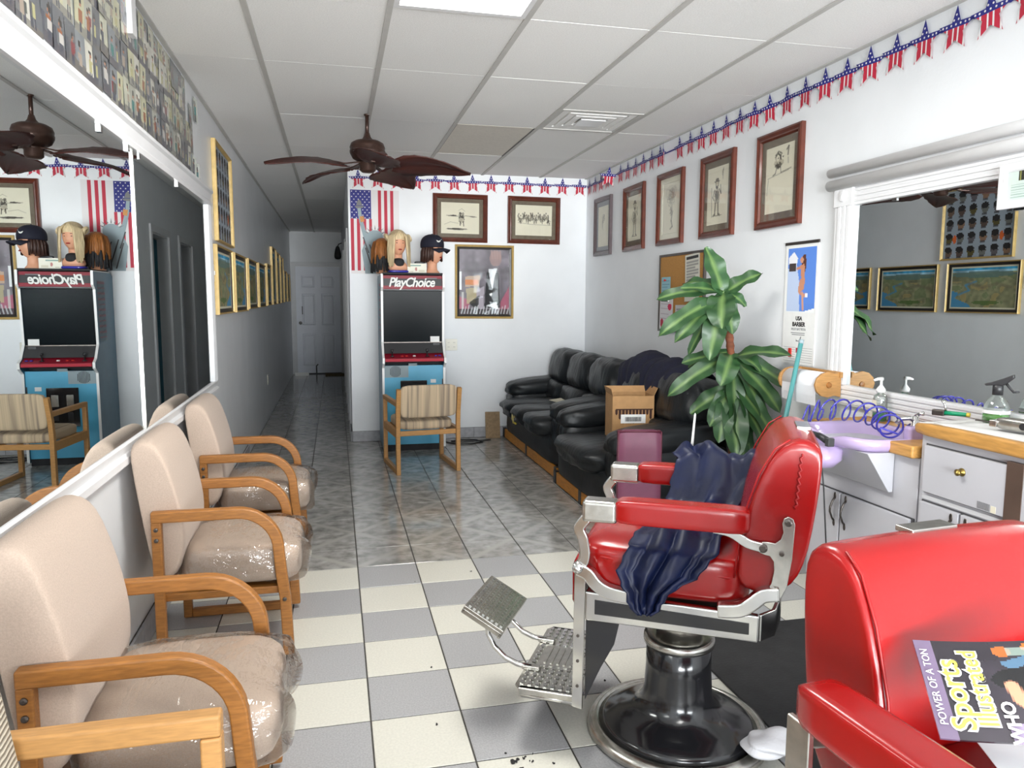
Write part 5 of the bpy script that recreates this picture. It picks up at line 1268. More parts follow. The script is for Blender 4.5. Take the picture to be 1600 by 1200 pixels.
MB().box(.262, .271, .0155, .02, .60, .67).build('lock_hasp', 'dark_grey', t)
# things on the arcade cabinet
ZT = 1.65
t = thing('card_holder', 'white card box with printed front on top of the arcade cabinet', 'box', (.745, 7.00, ZT))
MB().box(-.088, .088, 0, .05, 0, .088).build('box_body', 'paper_white', t, bevel=.002)
q = Raster(44, 22, (.93, .92, .86)); q.rect(.08, .7, .12, .26, (.55, .66, .62)); q.ell(.45, .6, .06, .2, (.74, .52, .50)); q.rect(.1, .3, .8, .9, (.8, .78, .7)); q.rect(.6, .9, .7, .9, (.84, .82, .74))
printed('box_print', q, .17, .084, t, (0, -.0012, .044))
o = MB().pillow((.03, .028, .096), (.105, .03, .022), 2.6, 5, lambda q: (q.x, q.y, q.z * (1 - .4 * q.x))).build('hair_clip', 'black_plastic', smooth=True, loc=(.745, 7.00, ZT)); tag(o, 'black hair clip lying on the white card box', 'hair clip')
t = thing('card_stand', 'white paper card lying against the arcade screen at its right edge', 'card', (.905, 6.985, 1.015), 0)
MB().box(-.045, .04, -.004, .0, .0, .052).build('card', 'paper_white', t, rot=(-.03, 0, 0), bevel=.001)
MB().box(-.02, .04, -.012, -.002, -.03, -.01).build('card_clip', 'dark_grey', t)

def mannequin(label, loc, rotz, hair, skin='skin', size=1.0, cap=False, face_hair=True):
    t = thing('mannequin_head', label, 'mannequin head', loc, rotz); S = size
    def hf(q):
        x, y, z = q     # front is -y
        w = 1.0 - .22 * max(0, -z) ** 1.5
        yy = y * w
        if y < 0: yy -= .16 * math.exp(-((x / .16) ** 2 + ((z + .12) / .16) ** 2)) + .05 * math.exp(-((x / .3) ** 2 + ((z + .52) / .08) ** 2)) + .10 * math.exp(-((x / .3) ** 2 + ((z + .85) / .18) ** 2)); yy += .07 * (math.exp(-(((x - .36) / .16) ** 2 + ((z - .08) / .1) ** 2)) + math.exp(-(((x + .36) / .16) ** 2 + ((z - .08) / .1) ** 2)))
        return (x * w, yy, z)
    MB().pillow((0, 0, .20 * S), (.150 * S, .185 * S, .225 * S), 2.2, 12, hf).build('head', skin, t, smooth=True)
    MB().lathe([(0, 0), (.07 * S, 0), (.068 * S, .012 * S), (.05 * S, .03 * S), (.046 * S, .06 * S), (.048 * S, .13 * S), (0, .14 * S)], 18, c=(0, .015 * S, 0)).build('neck', skin, t, smooth=True)
    for s in (-1, 1):
        MB().pillow((s * .027 * S, -.079 * S, .210 * S), (.024 * S, .008 * S, .011 * S), 2, 3).build('eye', 'ink_black', t, smooth=True)
        MB().pillow((s * .028 * S, -.083 * S, .232 * S), (.032 * S, .008 * S, .006 * S), 2, 3).build('eyebrow', 'hair_dark', t, smooth=True)
        MB().pillow((s * .073 * S, .01 * S, .20 * S), (.014 * S, .035 * S, .055 * S), 2.4, 4).build('ear', skin, t, smooth=True)
    MB().pillow((0, -.087 * S, .146 * S), (.040 * S, .012 * S, .014 * S), 2, 4).build('mouth', 'red_piping', t, smooth=True)
    return t
def strands(b, c, rx, ry, ztop, zbot, a0, a1, n, rnd, r=.012, flare=1.1, S=1.0):
    for k in range(n):
        a = math.radians(a0 + (a1 - a0) * k / max(1, n - 1)) + rnd.uniform(-.06, .06); ca, sa = math.cos(a), math.sin(a); j = rnd.uniform(.92, 1.08)
        b.tube([(c[0] + .25 * rx * ca, c[1] + .25 * ry * sa, ztop), (c[0] + .8 * rx * ca * j, c[1] + .8 * ry * sa * j, ztop - .12 * (ztop - zbot)), (c[0] + rx * ca * j, c[1] + ry * sa * j, ztop - .42 * (ztop - zbot)), (c[0] + flare * rx * ca * j, c[1] + flare * ry * sa * j, zbot + rnd.uniform(-.012, .02))], [r, r * 1.3, r * 1.2, r * .6], 6)
rnd = random.Random(4)
# blonde doll-like head with bunches and black top
t = mannequin('blonde mannequin head with buns and long side locks on the arcade cabinet', (.575, 7.03, ZT + .075), math.radians(10), 'hair_blonde', 'skin', .92)
MB().pillow((0, .012, .235), (.16, .19, .17), 2.2, 8, lambda q: (q.x, q.y + (.22 if q.z < 0 else 0) * -q.z, q.z)).build('hair', 'hair_blonde', t, smooth=True)
b = MB()
for s in (-1, 1):
    for k in range(7): x = s * (.055 + .006 * k); b.tube([(s * .02, -.055, .295), (x, -.085 + .008 * k, .25), (x + s * .008, -.09 + .01 * k, .14), (x + s * .012, -.08 + .006 * k, .0 + rnd.uniform(-.03, .02))], [.009, .012, .012, .005], 6)
b.build('side_lock', 'hair_blonde', t, smooth=True)
for s in (-1, 1): MB().lathe([(.022 + .016 * math.cos(q * PI / 5), .016 * math.sin(q * PI / 5)) for q in range(11)], 18, M=Matrix.Translation((s * .105, .0, .245)) @ Matrix.Rotation(PI / 2 * .7, 4, 'Y')).build('hair_bun', 'hair_blonde', t, smooth=True)
MB().pillow((0, .0, -.012), (.17, .12, .10), 2.6, 7, lambda q: (q.x * (1 - .25 * q.z), q.y, q.z)).build('shoulders', 'skin', t, smooth=True)
MB().pillow((0, -.012, .015), (.105, .115, .09), 2.6, 6).build('black_top', 'black_matte', t, smooth=True)
MB().pillow((0, 0, -.062), (.19, .13, .026), 4, 5).build('purple_base', 'coil_blue', t, smooth=True)
# auburn-haired head turned away
t = mannequin('auburn-haired mannequin head turned to the wall at the left edge of the arcade cabinet', (.462, 7.24, ZT), math.radians(150), 'hair_auburn', 'skin_tan', 1.0)
MB().pillow((0, .02, .215), (.185, .205, .23), 2.3, 9, lambda q: (q.x, q.y + (.3 * (q.z < 0) * -q.z), q.z)).build('hair', 'hair_auburn', t, smooth=True)
b = MB(); strands(b, (0, .02), .092, .10, .31, .09, -30, 210, 30, rnd); b.build('hair_locks', 'hair_auburn', t, smooth=True)
b = MB(); strands(b, (0, .03), .095, .10, .20, .01, 20, 160, 16, rnd, .011); b.build('lower_hair', 'black_matte', t, smooth=True)
# dark-haired head in a navy cap with a white swoosh
t = mannequin('dark-haired mannequin head wearing a navy baseball cap on the right of the arcade cabinet', (.905, 7.07, ZT), math.radians(48), 'hair_dark', 'skin', 1.0)
b = MB(); strands(b, (0, .015), .085, .095, .27, .10, -35, 215, 34, rnd, .012); b.build('hair', 'hair_dark', t, smooth=True)
MB().pillow((0, .012, .262), (.188, .225, .20), 2.3, 10, lambda q: (q.x, q.y, max(q.z, -.25))).build('cap_crown', 'cap_navy', t, smooth=True)
b = MB(); P = []
for i in range(9):
    u = -1 + 2 * i / 8; P.append([(u * .082, -.075 + .05 * u * u, .236 - .012 * u * u), (u * .080, -.13 + .055 * u * u, .230 - .022 * u * u), (u * .070, -.185 + .075 * u * u, .216 - .03 * u * u)])
b.grid(P); o = b.build('cap_peak', 'cap_navy', t, smooth=True); md = o.modifiers.new('thickness', 'SOLIDIFY'); md.thickness = .008
MB().lathe([(0, 0), (.008, 0), (.006, .006), (0, .008)], 10, c=(0, .012, .360)).build('cap_button', 'cap_navy', t)
b = MB(); sw = [(-.034, .004), (-.030, -.010), (-.020, -.014), (-.006, -.010), (.038, .016), (-.006, .0), (-.018, -.003), (-.024, .0)]
def onc(x, z):   # wrap the mark on the crown
    zz = .298 + z * 1.15; xx = x * 1.0; g = max(.05, 1 - abs(xx / (.094)) ** 2.3 - abs((zz - .262) / .10) ** 2.3); return (xx, .012 - .1125 * g ** (1 / 2.3) - .0025, zz)
b.bm.faces.new([b.bm.verts.new(onc(x - .025, z)) for x, z in sw]); o = b.build('cap_emblem', 'lettering_white', t); md = o.modifiers.new('thickness', 'SOLIDIFY'); md.thickness = .003
# cable on the floor by the cabinet
tag(MB().tube([(1.02, 7.3, .006), (1.12, 7.15, .006), (1.26, 7.12, .006), (1.40, 7.2, .006), (1.36, 7.33, .006), (1.2, 7.36, .006), (1.1, 7.30, .006), (1.2, 7.22, .008), (1.5, 7.30, .006)], .006, 6).build('power_cable', 'black_plastic', smooth=True), 'black power cable coiled on the floor right of the arcade cabinet', 'cable')

# ------------------------------------------------------------------ ceiling fan
t = thing('ceiling_fan', 'dark bronze ceiling fan with five leaf-shaped blades', 'ceiling fan', (.237, 5.29, 0))
MB().lathe([(0, ZC + .008), (.02, ZC + .008), (.018, ZC - .004), (0, ZC - .004)], 20).build('ceiling_collar', 'fan_bronze', t, smooth=True)
MB().lathe([(0, ZC - .0), (.0125, ZC - .0), (.0125, 2.50), (0, 2.50)], 14).build('downrod', 'fan_bronze', t, smooth=True)
MB().lathe([(0, 2.525), (.016, 2.522), (.024, 2.495), (.04, 2.476), (.08, 2.468), (.108, 2.452), (.118, 2.425), (.115, 2.408), (.119, 2.402), (.117, 2.385), (.10, 2.352), (.07, 2.334), (0, 2.334)], 32).build('motor_housing', 'fan_bronze', t, smooth=True)
MB().lathe([(0, 2.335), (.062, 2.335), (.062, 2.32), (.054, 2.312), (.054, 2.275), (.04, 2.262), (0, 2.26)], 28).build('switch_housing', 'fan_bronze', t, smooth=True)
def blade():
    P = []
    for i in range(15):
        u = i / 14; x = .15 + .53 * u; wd = .15 * math.sin(PI * min(1, .08 + .90 * u ** .80)) ** .8 * (1 - .12 * u); row = []
        for j in range(9):
            v = -1 + 2 * j / 8; edge = 1 + .06 * math.sin(u * 38) * abs(v) ** 3
            row.append((x + .02 * (1 - v * v), v * wd * edge * 1.0, -.05 * v * wd / .125 * .6 + .020 * math.sin(u * PI) - .045 * u * u + .010 * (abs(v) < .14) + .0035 * math.cos(v * 14 + u * 8)))
        P.append(row)
    b = MB(); b.grid(P); bm = b.bm; bmesh.ops.recalc_face_normals(bm, faces=bm.faces[:])
    me = bpy.data.meshes.new('blade'); bm.to_mesh(me); bm.free(); me.materials.append(MATS['fan_blade']); me.polygons.foreach_set('use_smooth', [True] * len(me.polygons)); return me
BL = blade()
b = MB(); b.sweep([(.05, 0, 2.325), (.10, 0, 2.318), (.16, 0, 2.305), (.22, 0, 2.300)], .03, .008, (0, 1, 0)); bmesh.ops.recalc_face_normals(b.bm, faces=b.bm.faces[:]); ARM = bpy.data.meshes.new('blade_arm'); b.bm.to_mesh(ARM); b.bm.free(); ARM.materials.append(MATS['fan_bronze'])
FAN_A = [346, 58, 130, 202, 277]
for a in FAN_A:
    o = bpy.data.objects.new('fan_blade', BL); COL.objects.link(o); o.parent = t; o.location = (0, 0, 2.297); o.rotation_mode = 'XYZ'
    o.rotation_euler = (Matrix.Rotation(math.radians(a), 3, 'Z') @ Matrix.Rotation(math.radians(-3), 3, 'X')).to_euler()
    md = o.modifiers.new('thickness', 'SOLIDIFY'); md.thickness = .006
    q = bpy.data.objects.new('blade_arm', ARM); COL.objects.link(q); q.parent = t; q.rotation_euler = (0, 0, math.radians(a))

# ------------------------------------------------------------------ artificial palm
def leaf_mesh(seed, L, Wd, droop, fold=.25):
    rg = random.Random(seed); n, m = 12, 6; V, F, C = [], [], []
    tone = rg.uniform(.85, 1.15)
    for i in range(n + 1):
        u = i / n; wd = Wd * (.22 + .78 * min(1, u / .32) ** .8) * (1 - u ** 5) ** .62; wd = max(wd, .003); a = droop * u
        cx = L * (math.sin(a) / droop if droop > 1e-3 else u) ; cz = -L * ((1 - math.cos(a)) / droop if droop > 1e-3 else 0)
        for j in range(m + 1):
            v = -1 + 2 * j / m; wav = .20 * Wd * math.sin(u * 15 + seed + (3 if v > 0 else 0)) * abs(v)
            V.append((cx + math.sin(a) * (fold * wd * abs(v) + wav), v * wd, cz + math.cos(a) * (fold * wd * abs(v) + wav)))
    me = bpy.data.meshes.new('leaf')
    for i in range(n):
        for j in range(m): k = i * (m + 1) + j; F.append((k, k + 1, k + m + 2, k + m + 1))
    me.from_pydata(V, [], F); at = me.attributes.new('Print', 'FLOAT_COLOR', 'CORNER'); col = []
    base = np.array(srgb(40, 72, 40)) * tone; lite = np.array(srgb(112, 140, 80)); pale = np.array(srgb(76, 112, 62)) * tone
    for f in F:
        for k in f:
            v = abs(-1 + 2 * (k % (m + 1)) / m); i = k // (m + 1); c = lite * .8 + base * .2 if v < .05 else (pale * .25 + base * .75 if (i % 3 == 0) else base); col.append((*c, 1))
    at.data.foreach_set('color', np.array(col, np.float32).ravel()); me.materials.append(MATS['leaf_paint']); me.polygons.foreach_set('use_smooth', [True] * len(me.polygons)); return me
PX, PY = 2.27, 3.99
t = thing('artificial_palm', 'tall artificial dracaena palm in front of the loveseat end and right wall', 'plant', (PX, PY, 0))
trunk = [(0.03, 0, .0), (.03, 0, .35), (.02, .0, .7), (.005, 0, .98), (-.01, .0, 1.12), (-.03, .0, 1.26), (-.045, 0, 1.34), (-.08, 0, 1.44)]
b = MB(); pts = []; rs = []
for k in range(len(trunk) - 1):
    for q in range(6):
        u = q / 6; pts.append(Vector(trunk[k]).lerp(Vector(trunk[k + 1]), u)); rs.append(.026 * (1 - .15 * (k / 6)) + .003 * math.sin(q * 3.1 + k))
pts.append(Vector(trunk[-1])); rs.append(.02); b.tube(pts, rs, 12); b.build('trunk', 'leaf_trunk', t, smooth=True)
MB().lathe([(0, 0), (.12, 0), (.155, .24), (.165, .245), (.165, .27), (.15, .27), (.145, .24), (0, .235)], 28, c=(.02, 0, 0)).build('plant_pot', 'black_matte', t, smooth=True)
def crown(z0, specs, x0=0.0):
    for k, (az, el, L, Wd, dr, roll) in enumerate(specs):
        me = leaf_mesh(k + int(z0 * 100), L, Wd, dr); o = bpy.data.objects.new('leaf', me); COL.objects.link(o); o.parent = t
        o.location = (x0, 0, z0 + .012 * (k % 4))
        o.rotation_euler = (Matrix.Rotation(math.radians(az), 3, 'Z') @ Matrix.Rotation(math.radians(-el), 3, 'Y') @ Matrix.Rotation(math.radians(roll), 3, 'X')).to_euler()
# azimuth: 180 = into the room (-x, picture left), -60 = picture right, -90 towards the camera
crown(1.43, [(175, 74, .31, .070, .35, -75), (-50, 40, .25, .052, .6, 60), (182, 16, .26, .040, .5, -45), (176, 6, .40, .044, .95, -60), (190, -16, .46, .058, .7, -40), (196, -30, .42, .056, .5, -35), (-125, -28, .27, .084, .8, 10), (-140, -62, .42, .072, .4, -15), (175, -52, .40, .034, .7, -50), (-92, -48, .25, .056, .6, 10), (-60, -5, .16, .036, 1.3, 40), (150, 30, .26, .046, .9, -40)], -.07)
crown(1.07, [(-66, 24, .37, .050, .85, 40), (180, 8, .30, .046, .8, -45), (188, -20, .46, .054, .7, -45), (-125, -25, .26, .066, .8, -20), (-92, -70, .44, .056, .3, 0), (-58, -32, .44, .058, .7, 35), (-62, -12, .42, .050, .9, 45), (170, 2, .28, .042, 1.1, -40), (-75, 20, .22, .048, 1.4, 20), (-50, -50, .46, .052, .5, 30)], -.005)
crown(.90, [(-105, -58, .42, .076, .4, 5), (-75, -66, .48, .072, .3, -8), (-55, -48, .48, .060, .6, 25), (-60, -36, .44, .052, .8, 35), (178, -22, .29, .056, .6, -40), (-135, -55, .36, .062, .4, -20), (-80, -80, .44, .070, .1, 0), (-58, -66, .44, .058, .3, 20), (-150, -40, .28, .056, .6, -30)], .005)

# ------------------------------------------------------------------ counter run on the right wall
XF = 2.20
t = thing('counter_cabinet', 'white drawer and door cabinet under the barber counter at the right edge', 'cabinet', (0, 0, 0))
y0, y1 = 1.30, 2.415
MB().box(XF, XR - .045, y0, y1, .10, .915).build('cabinet_body', 'cabinet_white', t, bevel=.002)
MB().box(XF + .06, XR - .045, y0, y1, 0, .10).build('toe_kick', 'black_matte', t)
MB().box(XF - .004, XF, y0, y1 - .02, .655, .672).build('divider_rail', 'trim_grey', t)  # grey strip dividing the drawers from the doors
def door(nm, ya, yb, za, zb, parent, handle=None):
    MB().box(XF - .003, XF, ya - .005, yb + .005, za - .005, zb + .005).build('door_gap', 'cabinet_gap', parent)
    d_ = MB().box(XF - .018, XF - .002, ya, yb, za, zb).build(nm, 'cabinet_white', parent, bevel=.003)
    if handle:
        hy, hz = handle; pts = [(XF - .018, hy, hz - .055), (XF - .03, hy, hz - .04), (XF - .042, hy, hz - .01), (XF - .042, hy, hz + .01), (XF - .03, hy, hz + .04), (XF - .018, hy, hz + .055)]
        h_ = MB().tube(pts, .0045, 8).build('handle', 'pewter', d_, smooth=True)
        for s in (-1, 1): MB().pillow((XF - .019, hy, hz + s * .062), (.006, .016, .034), 2, 3).build('handle_plate', 'pewter', h_)
    return d_
dw = door('drawer', 2.005, 2.385, .685, .865, t)
MB().lathe([(0, 0), (.015, 0), (.015, .003), (.006, .006), (.006, .014), (.012, .018), (.012, .024), (0, .027)], 18, M=Matrix.Translation((XF - .018, 2.20, .80)) @ Matrix.Rotation(-PI / 2, 4, 'Y')).build('drawer_knob', 'brass', dw, smooth=True)
dw = door('drawer', 1.40, 1.975, .685, .865, t)
door('cabinet_door', 2.205, 2.39, .12, .645, t, (2.235, .56)); door('cabinet_door', 1.985, 2.195, .12, .645, t, (2.17, .56)); door('cabinet_door', 1.40, 1.97, .12, .645, t)
MB().box(XF - .02, XF - .001, 1.955, 2.02, .55, .88).build('brown_filler', 'brown_panel', t, bevel=.002)
b = MB(); yb = 2.075
for k in range(9): b.box(XF - .0165 - .003, XF - .018, yb + .006 * k, yb + .006 * k + .003, .69, .715)
b.build('bar_code_sticker', 'ink_grey', t)
MB().box(XF - .019, XF - .018, 2.05, 2.07, .688, .712).build('price_sticker', 'paper_cream', t)
MB().box(XF - .019, XF - .018, 2.08, 2.13, .60, .615).build('door_label', 'dark_grey', t)
t = thing('worktop', 'white barber worktop with a rounded oak front edge', 'worktop', (0, 0, 0))
MB().box(XF - .005, XR - .040, y0 - .01, y1 + .012, .917, .946).build('top_board', 'paper_white', t)
MB().pillow((XF - .018, (y0 + y1) / 2, .927), (.036, y1 - y0 + .03, .052), 6, 5).build('oak_edge', 'oak_counter', t, smooth=True)
# sink unit
t = thing('sink_cabinet', 'white two-door sink cabinet with a boxed-out front below the lavender basin', 'cabinet', (0, 0, 0))
s0, s1 = 2.425, 3.10
MB().box(XF + .002, XR - .01, s0, s1, .10, .80).build('cabinet_body', 'cabinet_white', t, bevel=.002)
MB().box(XF + .06, XR - .01, s0, s1, 0, .10).build('toe_kick', 'black_matte', t)
door('cabinet_door', 2.855, 3.06, .12, .555, t, (2.885, .475)); door('cabinet_door', 2.44, 2.845, .12, .555, t, (2.812, .475))
MB().box(XF - .006, XF, 2.428, 2.445, .49, .56).build('corner_gap', 'cabinet_gap', t)
b = MB(); A = [(XF - .10, 2.56, .785), (XF - .10, 3.02, .785), (XF - .10, 3.02, .64), (XF - .10, 2.56, .64)]
v = b.bm.verts.new
P = [v(p) for p in ((XF + .0, 2.555, .80), (XF - .13, 2.555, .80), (XF - .02, 2.555, .635), (XF + .0, 2.555, .635))]; Q = [v(p) for p in ((XF + .0, 3.03, .80), (XF - .13, 3.03, .80), (XF - .02, 3.03, .635), (XF + .0, 3.03, .635))]
b.bm.faces.new(P); b.bm.faces.new(Q[::-1])
for k in range(4): b.bm.faces.new((P[k], Q[k], Q[(k + 1) % 4], P[(k + 1) % 4]))
b.build('boxed_front', 'cabinet_white', t, bevel=.003)
t = thing('sink_counter', 'oak-edged counter piece that holds the lavender basin', 'worktop', (0, 0, 0))
b = MB(); b.box(XF - .03, XR - .012, 2.43, 2.56, .80, .850).box(2.44, XR - .012, 2.56, 3.14, .80, .850).box(XF + .02, 2.44, 3.06, 3.14, .80, .848)
b.build('oak_top', 'oak_counter', t, bevel=.008)
tag(MB().box(0, .02, s0, 3.12, 0, .028).build('splash_board', 'trim_white', loc=(XR - .032, 0, .852), bevel=.003), 'white splash board behind the sink under the mirror', 'splash board')
# lavender shampoo basin: an open bowl with a neck rest
t = thing('shampoo_basin', 'lavender shampoo basin with chrome tap set in the oak counter', 'sink', (2.245, 2.80, .772))
def superring(rx, ry, z, k, n=40, dx=0, neck=0.0):
    out = []
    for i in range(n):
        a = 2 * PI * i / n; c, s_ = math.cos(a), math.sin(a); d = (abs(c) ** k + abs(s_) ** k) ** (-1 / k)
        x, y = rx * c * d + dx, ry * s_ * d
        zz = z - neck * math.exp(-(y / .07) ** 2) * (1 if c < 0 else 0) * min(1, max(0, -c) * 1.4)
        out.append((x, y, zz))
    return out
b = MB(); b.grid([superring(.11, .13, -.05, 3, dx=.03), superring(.13, .17, .022, 3.5, dx=.02), superring(.192, .240, .030, 4.5, neck=.012), superring(.205, .252, .044, 4.5, neck=.018), superring(.206, .253, .066, 4.5, neck=.026), superring(.198, .245, .079, 4.5, neck=.030), superring(.180, .228, .080, 4.5, neck=.030), superring(.168, .212, .066, 4, neck=.02), superring(.145, .18, .0, 3), superring(.08, .10, -.035, 2.4), superring(.02, .02, -.04, 2)], close_v=True, caps=True)
b.build('basin_bowl', 'lavender', t, smooth=True)
b = MB(); b.grid([superring(.055, .075, -.065, 2.5, 24, -.225), superring(.075, .095, -.035, 2.5, 24, -.215), superring(.07, .09, .01, 2.5, 24, -.205), superring(.03, .045, .03, 2.5, 24, -.19)], close_v=True, caps=True); b.build('neck_rest', 'lavender', t, smooth=True)
MB().box(.02, .185, -.245, -.20, .055, .13).build('tap_ledge', 'lavender', t, bevel=.015, seg=3)
b = MB(); b.lathe([(0, .08), (.022, .08), (.022, .095), (.014, .10), (.012, .16), (0, .165)], 16, c=(.11, -.17, 0)); b.build('tap_body', 'chrome', t, smooth=True)
MB().tube([(.11, -.17, .14), (.09, -.16, .152), (.06, -.145, .148), (.045, -.138, .125)], .010, 10).build('tap_spout', 'chrome', t, smooth=True)
MB().tube([(.11, -.17, .16), (.115, -.185, .172), (.12, -.20, .176)], [.008, .007, .010], 10).build('tap_lever', 'chrome', t, smooth=True)
tag(MB().pillow((0, 0, 0), (.05, .07, .03), 2.4, 5).build('chrome_strainer', 'chrome', loc=(2.31, 2.47, .866), smooth=True), 'small crumpled silver strainer on the oak counter beside the basin', 'strainer')
# blue coiled hose
b = MB(); pts = []
axis = [Vector(p) for p in ((2.15, 3.10, .86), (2.20, 3.06, .90), (2.24, 2.98, .915), (2.27, 2.88, .92), (2.28, 2.78, .915), (2.26, 2.68, .90), (2.22, 2.60, .892))]
N_ = 340
for k in range(N_ + 1):
    u = k / N_ * (len(axis) - 1); i = min(int(u), len(axis) - 2); c = axis[i].lerp(axis[i + 1], u - i); tn = (axis[i + 1] - axis[i]).normalized(); up = Vector((0, 0, 1)); sd = tn.cross(up).normalized(); ph = k / N_ * 2 * PI * 9.0
    pts.append(c + (up * math.sin(ph) + sd * math.cos(ph)) * .047 + tn * .012 * math.sin(ph))
pts += [Vector((2.23, 2.58, .87)), Vector((2.27, 2.60, .885)), Vector((2.33, 2.63, .90))]
pts = [Vector((2.04, 3.04, .73)), Vector((2.03, 3.09, .76)), Vector((2.06, 3.13, .80))] + pts
b.tube(pts, .0042, 7); tag(b.build('coiled_hose', 'coil_blue', smooth=True), 'blue coiled shampoo hose arched over the lavender basin', 'hose')
# hand clipper hung on the basin rim, with its cord to the floor
t = thing('hair_clipper', 'black hair clipper hooked on the basin rim, its cord hanging to the floor', 'hair clipper', (0, 0, 0))
MB().tube([(1.99, 2.80, .845), (1.985, 2.74, .842), (1.985, 2.69, .83)], [.010, .014, .016], 10).build('clipper_body', 'black_plastic', t, smooth=True)
MB().box(1.97, 2.0, 2.665, 2.69, .81, .845).build('clipper_blade', 'dark_grey', t, bevel=.003)
MB().tube([(1.99, 2.80, .845), (1.99, 2.85, .84), (2.0, 2.90, .80), (2.05, 2.82, .74), (2.058, 2.80, .60), (2.058, 2.765, .36), (2.06, 2.785, .15), (2.06, 2.75, .02), (2.10, 2.68, .014), (2.15, 2.5, .014)], .0035, 6).build('power_cord', 'black_plastic', t, smooth=True)
# pump bottle
t = thing('pump_bottle', 'clear pump bottle with green liquid standing behind the basin', 'bottle', (2.472, 2.985, .852))
MB().lathe([(0, 0), (.029, 0), (.032, .004), (.032, .105), (.027, .122), (.014, .13), (.014, .14), (0, .14)], 24).build('bottle_body', 'clear_plastic', t, smooth=True)
MB().lathe([(0, .003), (.029, .003), (.0295, .04), (0, .04)], 24).build('green_liquid', 'green_liquid', t, smooth=True)
b = MB(); b.lathe([(0, .135), (.020, .135), (.021, .15), (.012, .162), (.006, .17), (.006, .20), (0, .20)], 18); b.tube([(0.006, 0, .198), (-.02, 0, .198), (-.04, 0, .192)], [.010, .007, .005], 10); b.build('pump_head', 'white_plastic', t, smooth=True)
MB().box(-.033, -.0325, -.016, .016, .05, .10).build('bottle_label', 'paper_cream', t)
# spray bottle
t = thing('spray_bottle', 'rounded clear spray bottle with lime liquid and a black trigger on the worktop', 'bottle', (2.452, 2.335, .947), math.radians(-60))
MB().lathe([(0, 0), (.040, 0), (.046, .006), (.046, .04), (.043, .065), (.034, .088), (.018, .105), (.015, .115), (0, .115)], 28).build('bottle_body', 'clear_plastic', t, smooth=True)
MB().lathe([(0, .003), (.038, .003), (.0435, .008), (.0437, .036), (0, .036)], 28).build('lime_liquid', 'lime_liquid', t, smooth=True)
MB().lathe([(.0462, .040), (.0466, .041), (.0466, .052), (.0455, .053)], 28).build('white_band', 'white_plastic', t)
b = MB(); b.lathe([(0, .11), (.018, .11), (.018, .145), (.012, .15), (0, .15)], 18); b.build('spray_collar', 'black_plastic', t, smooth=True)
b = MB(); b.prism([(-.045, .150), (-.02, .158), (.018, .175), (.05, .192), (.052, .178), (.034, .160), (.02, .148), (-.012, .146), (-.04, .142)], 'y', -.010, .010); b.build('spray_head', 'black_plastic', t, bevel=.003)
b = MB(); b.tube([(.025, 0, .158), (.038, 0, .14), (.052, 0, .125), (.07, 0, .128)], [.006, .005, .005, .004], 8); b.build('spray_trigger', 'black_plastic', t, smooth=True)
# tools on the worktop
t = thing('safety_razor', 'green-handled shaving tool with metal head on the near left end of the worktop', 'razor', (2.40, 2.50, .952), math.radians(-60))
MB().tube([(-.02, 0, .01), (.06, 0, .012)], [.010, .008], 12).build('handle', 'green_plastic', t, smooth=True)
MB().tube([(.06, 0, .012), (.072, 0, .012)], .0085, 12).build('handle_tip', 'yellow_plastic', t, smooth=True)
MB().box(-.065, -.018, -.012, .012, -.002, .022).build('metal_head', 'pewter', t, bevel=.004)
MB().tube([(-.015, 0, .02), (-.025, .01, .045), (-.035, .012, .06)], [.004, .004, .006], 8).build('lever', 'chrome', t, smooth=True)
def towel(x0, x1, y0, y1, z):
    b = MB(); P = []
    for i in range(13):
        row = []
        for j in range(13):
            u, v_ = i / 12, j / 12; row.append((x0 + (x1 - x0) * u + .006 * math.sin(v_ * 9), y0 + (y1 - y0) * v_ + .008 * math.sin(u * 7), z + .003 * math.sin(u * 11 + v_ * 7) + .003))
        P.append(row)
    b.grid(P); o = b.build('counter_towel', 'paper_white', smooth=True); md = o.modifiers.new('thickness', 'SOLIDIFY'); md.thickness = .003; return o
tag(towel(2.195, 2.44, 1.75, 2.36, .948), 'thin white towel spread on the worktop under the barber tools', 'towel')
t = thing('straight_razor', 'red and black folding razor on the white towel', 'razor', (2.40, 2.28, .958), math.radians(-75))
MB().box(-.01, .06, -.007, .007, 0, .012).build('scales', 'red_plastic', t, bevel=.003)
MB().box(-.075, -.008, -.009, .009, 0, .005).build('razor_blade', 'pewter', t, bevel=.001)
MB().box(.058, .10, -.012, .012, 0, .024).build('razor_guard', 'black_plastic', t, bevel=.005)
t = thing('red_comb', 'dark red comb lying flat on the white towel', 'comb', (2.44, 2.17, .957), math.radians(-80))
b = MB(); b.box(-.06, .06, .008, .018, 0, .004)
for k in range(24): b.box(-.058 + .005 * k, -.0555 + .005 * k, -.014, .008, 0, .003)
b.build('comb_body', 'maroon_red', t)
t = thing('silver_clipper', 'chunky silver hair clipper on the worktop at the right edge of the picture', 'hair clipper', (2.33, 2.11, .958), math.radians(105))
MB().pillow((0, 0, .022), (.17, .052, .044), 4, 6, lambda q: (q.x, q.y * (1 - .2 * q.x), q.z)).build('clipper_body', 'chrome_worn', t, smooth=True)
MB().box(.075, .10, -.022, .022, .006, .03).build('clipper_blade', 'chrome', t, bevel=.002)
MB().lathe([(0, 0), (.012, 0), (.012, .01), (0, .01)], 14, M=Matrix.Translation((-.02, .025, .022)) @ Matrix.Rotation(-PI / 2, 4, 'X')).build('clipper_switch', 'ink_black', t)
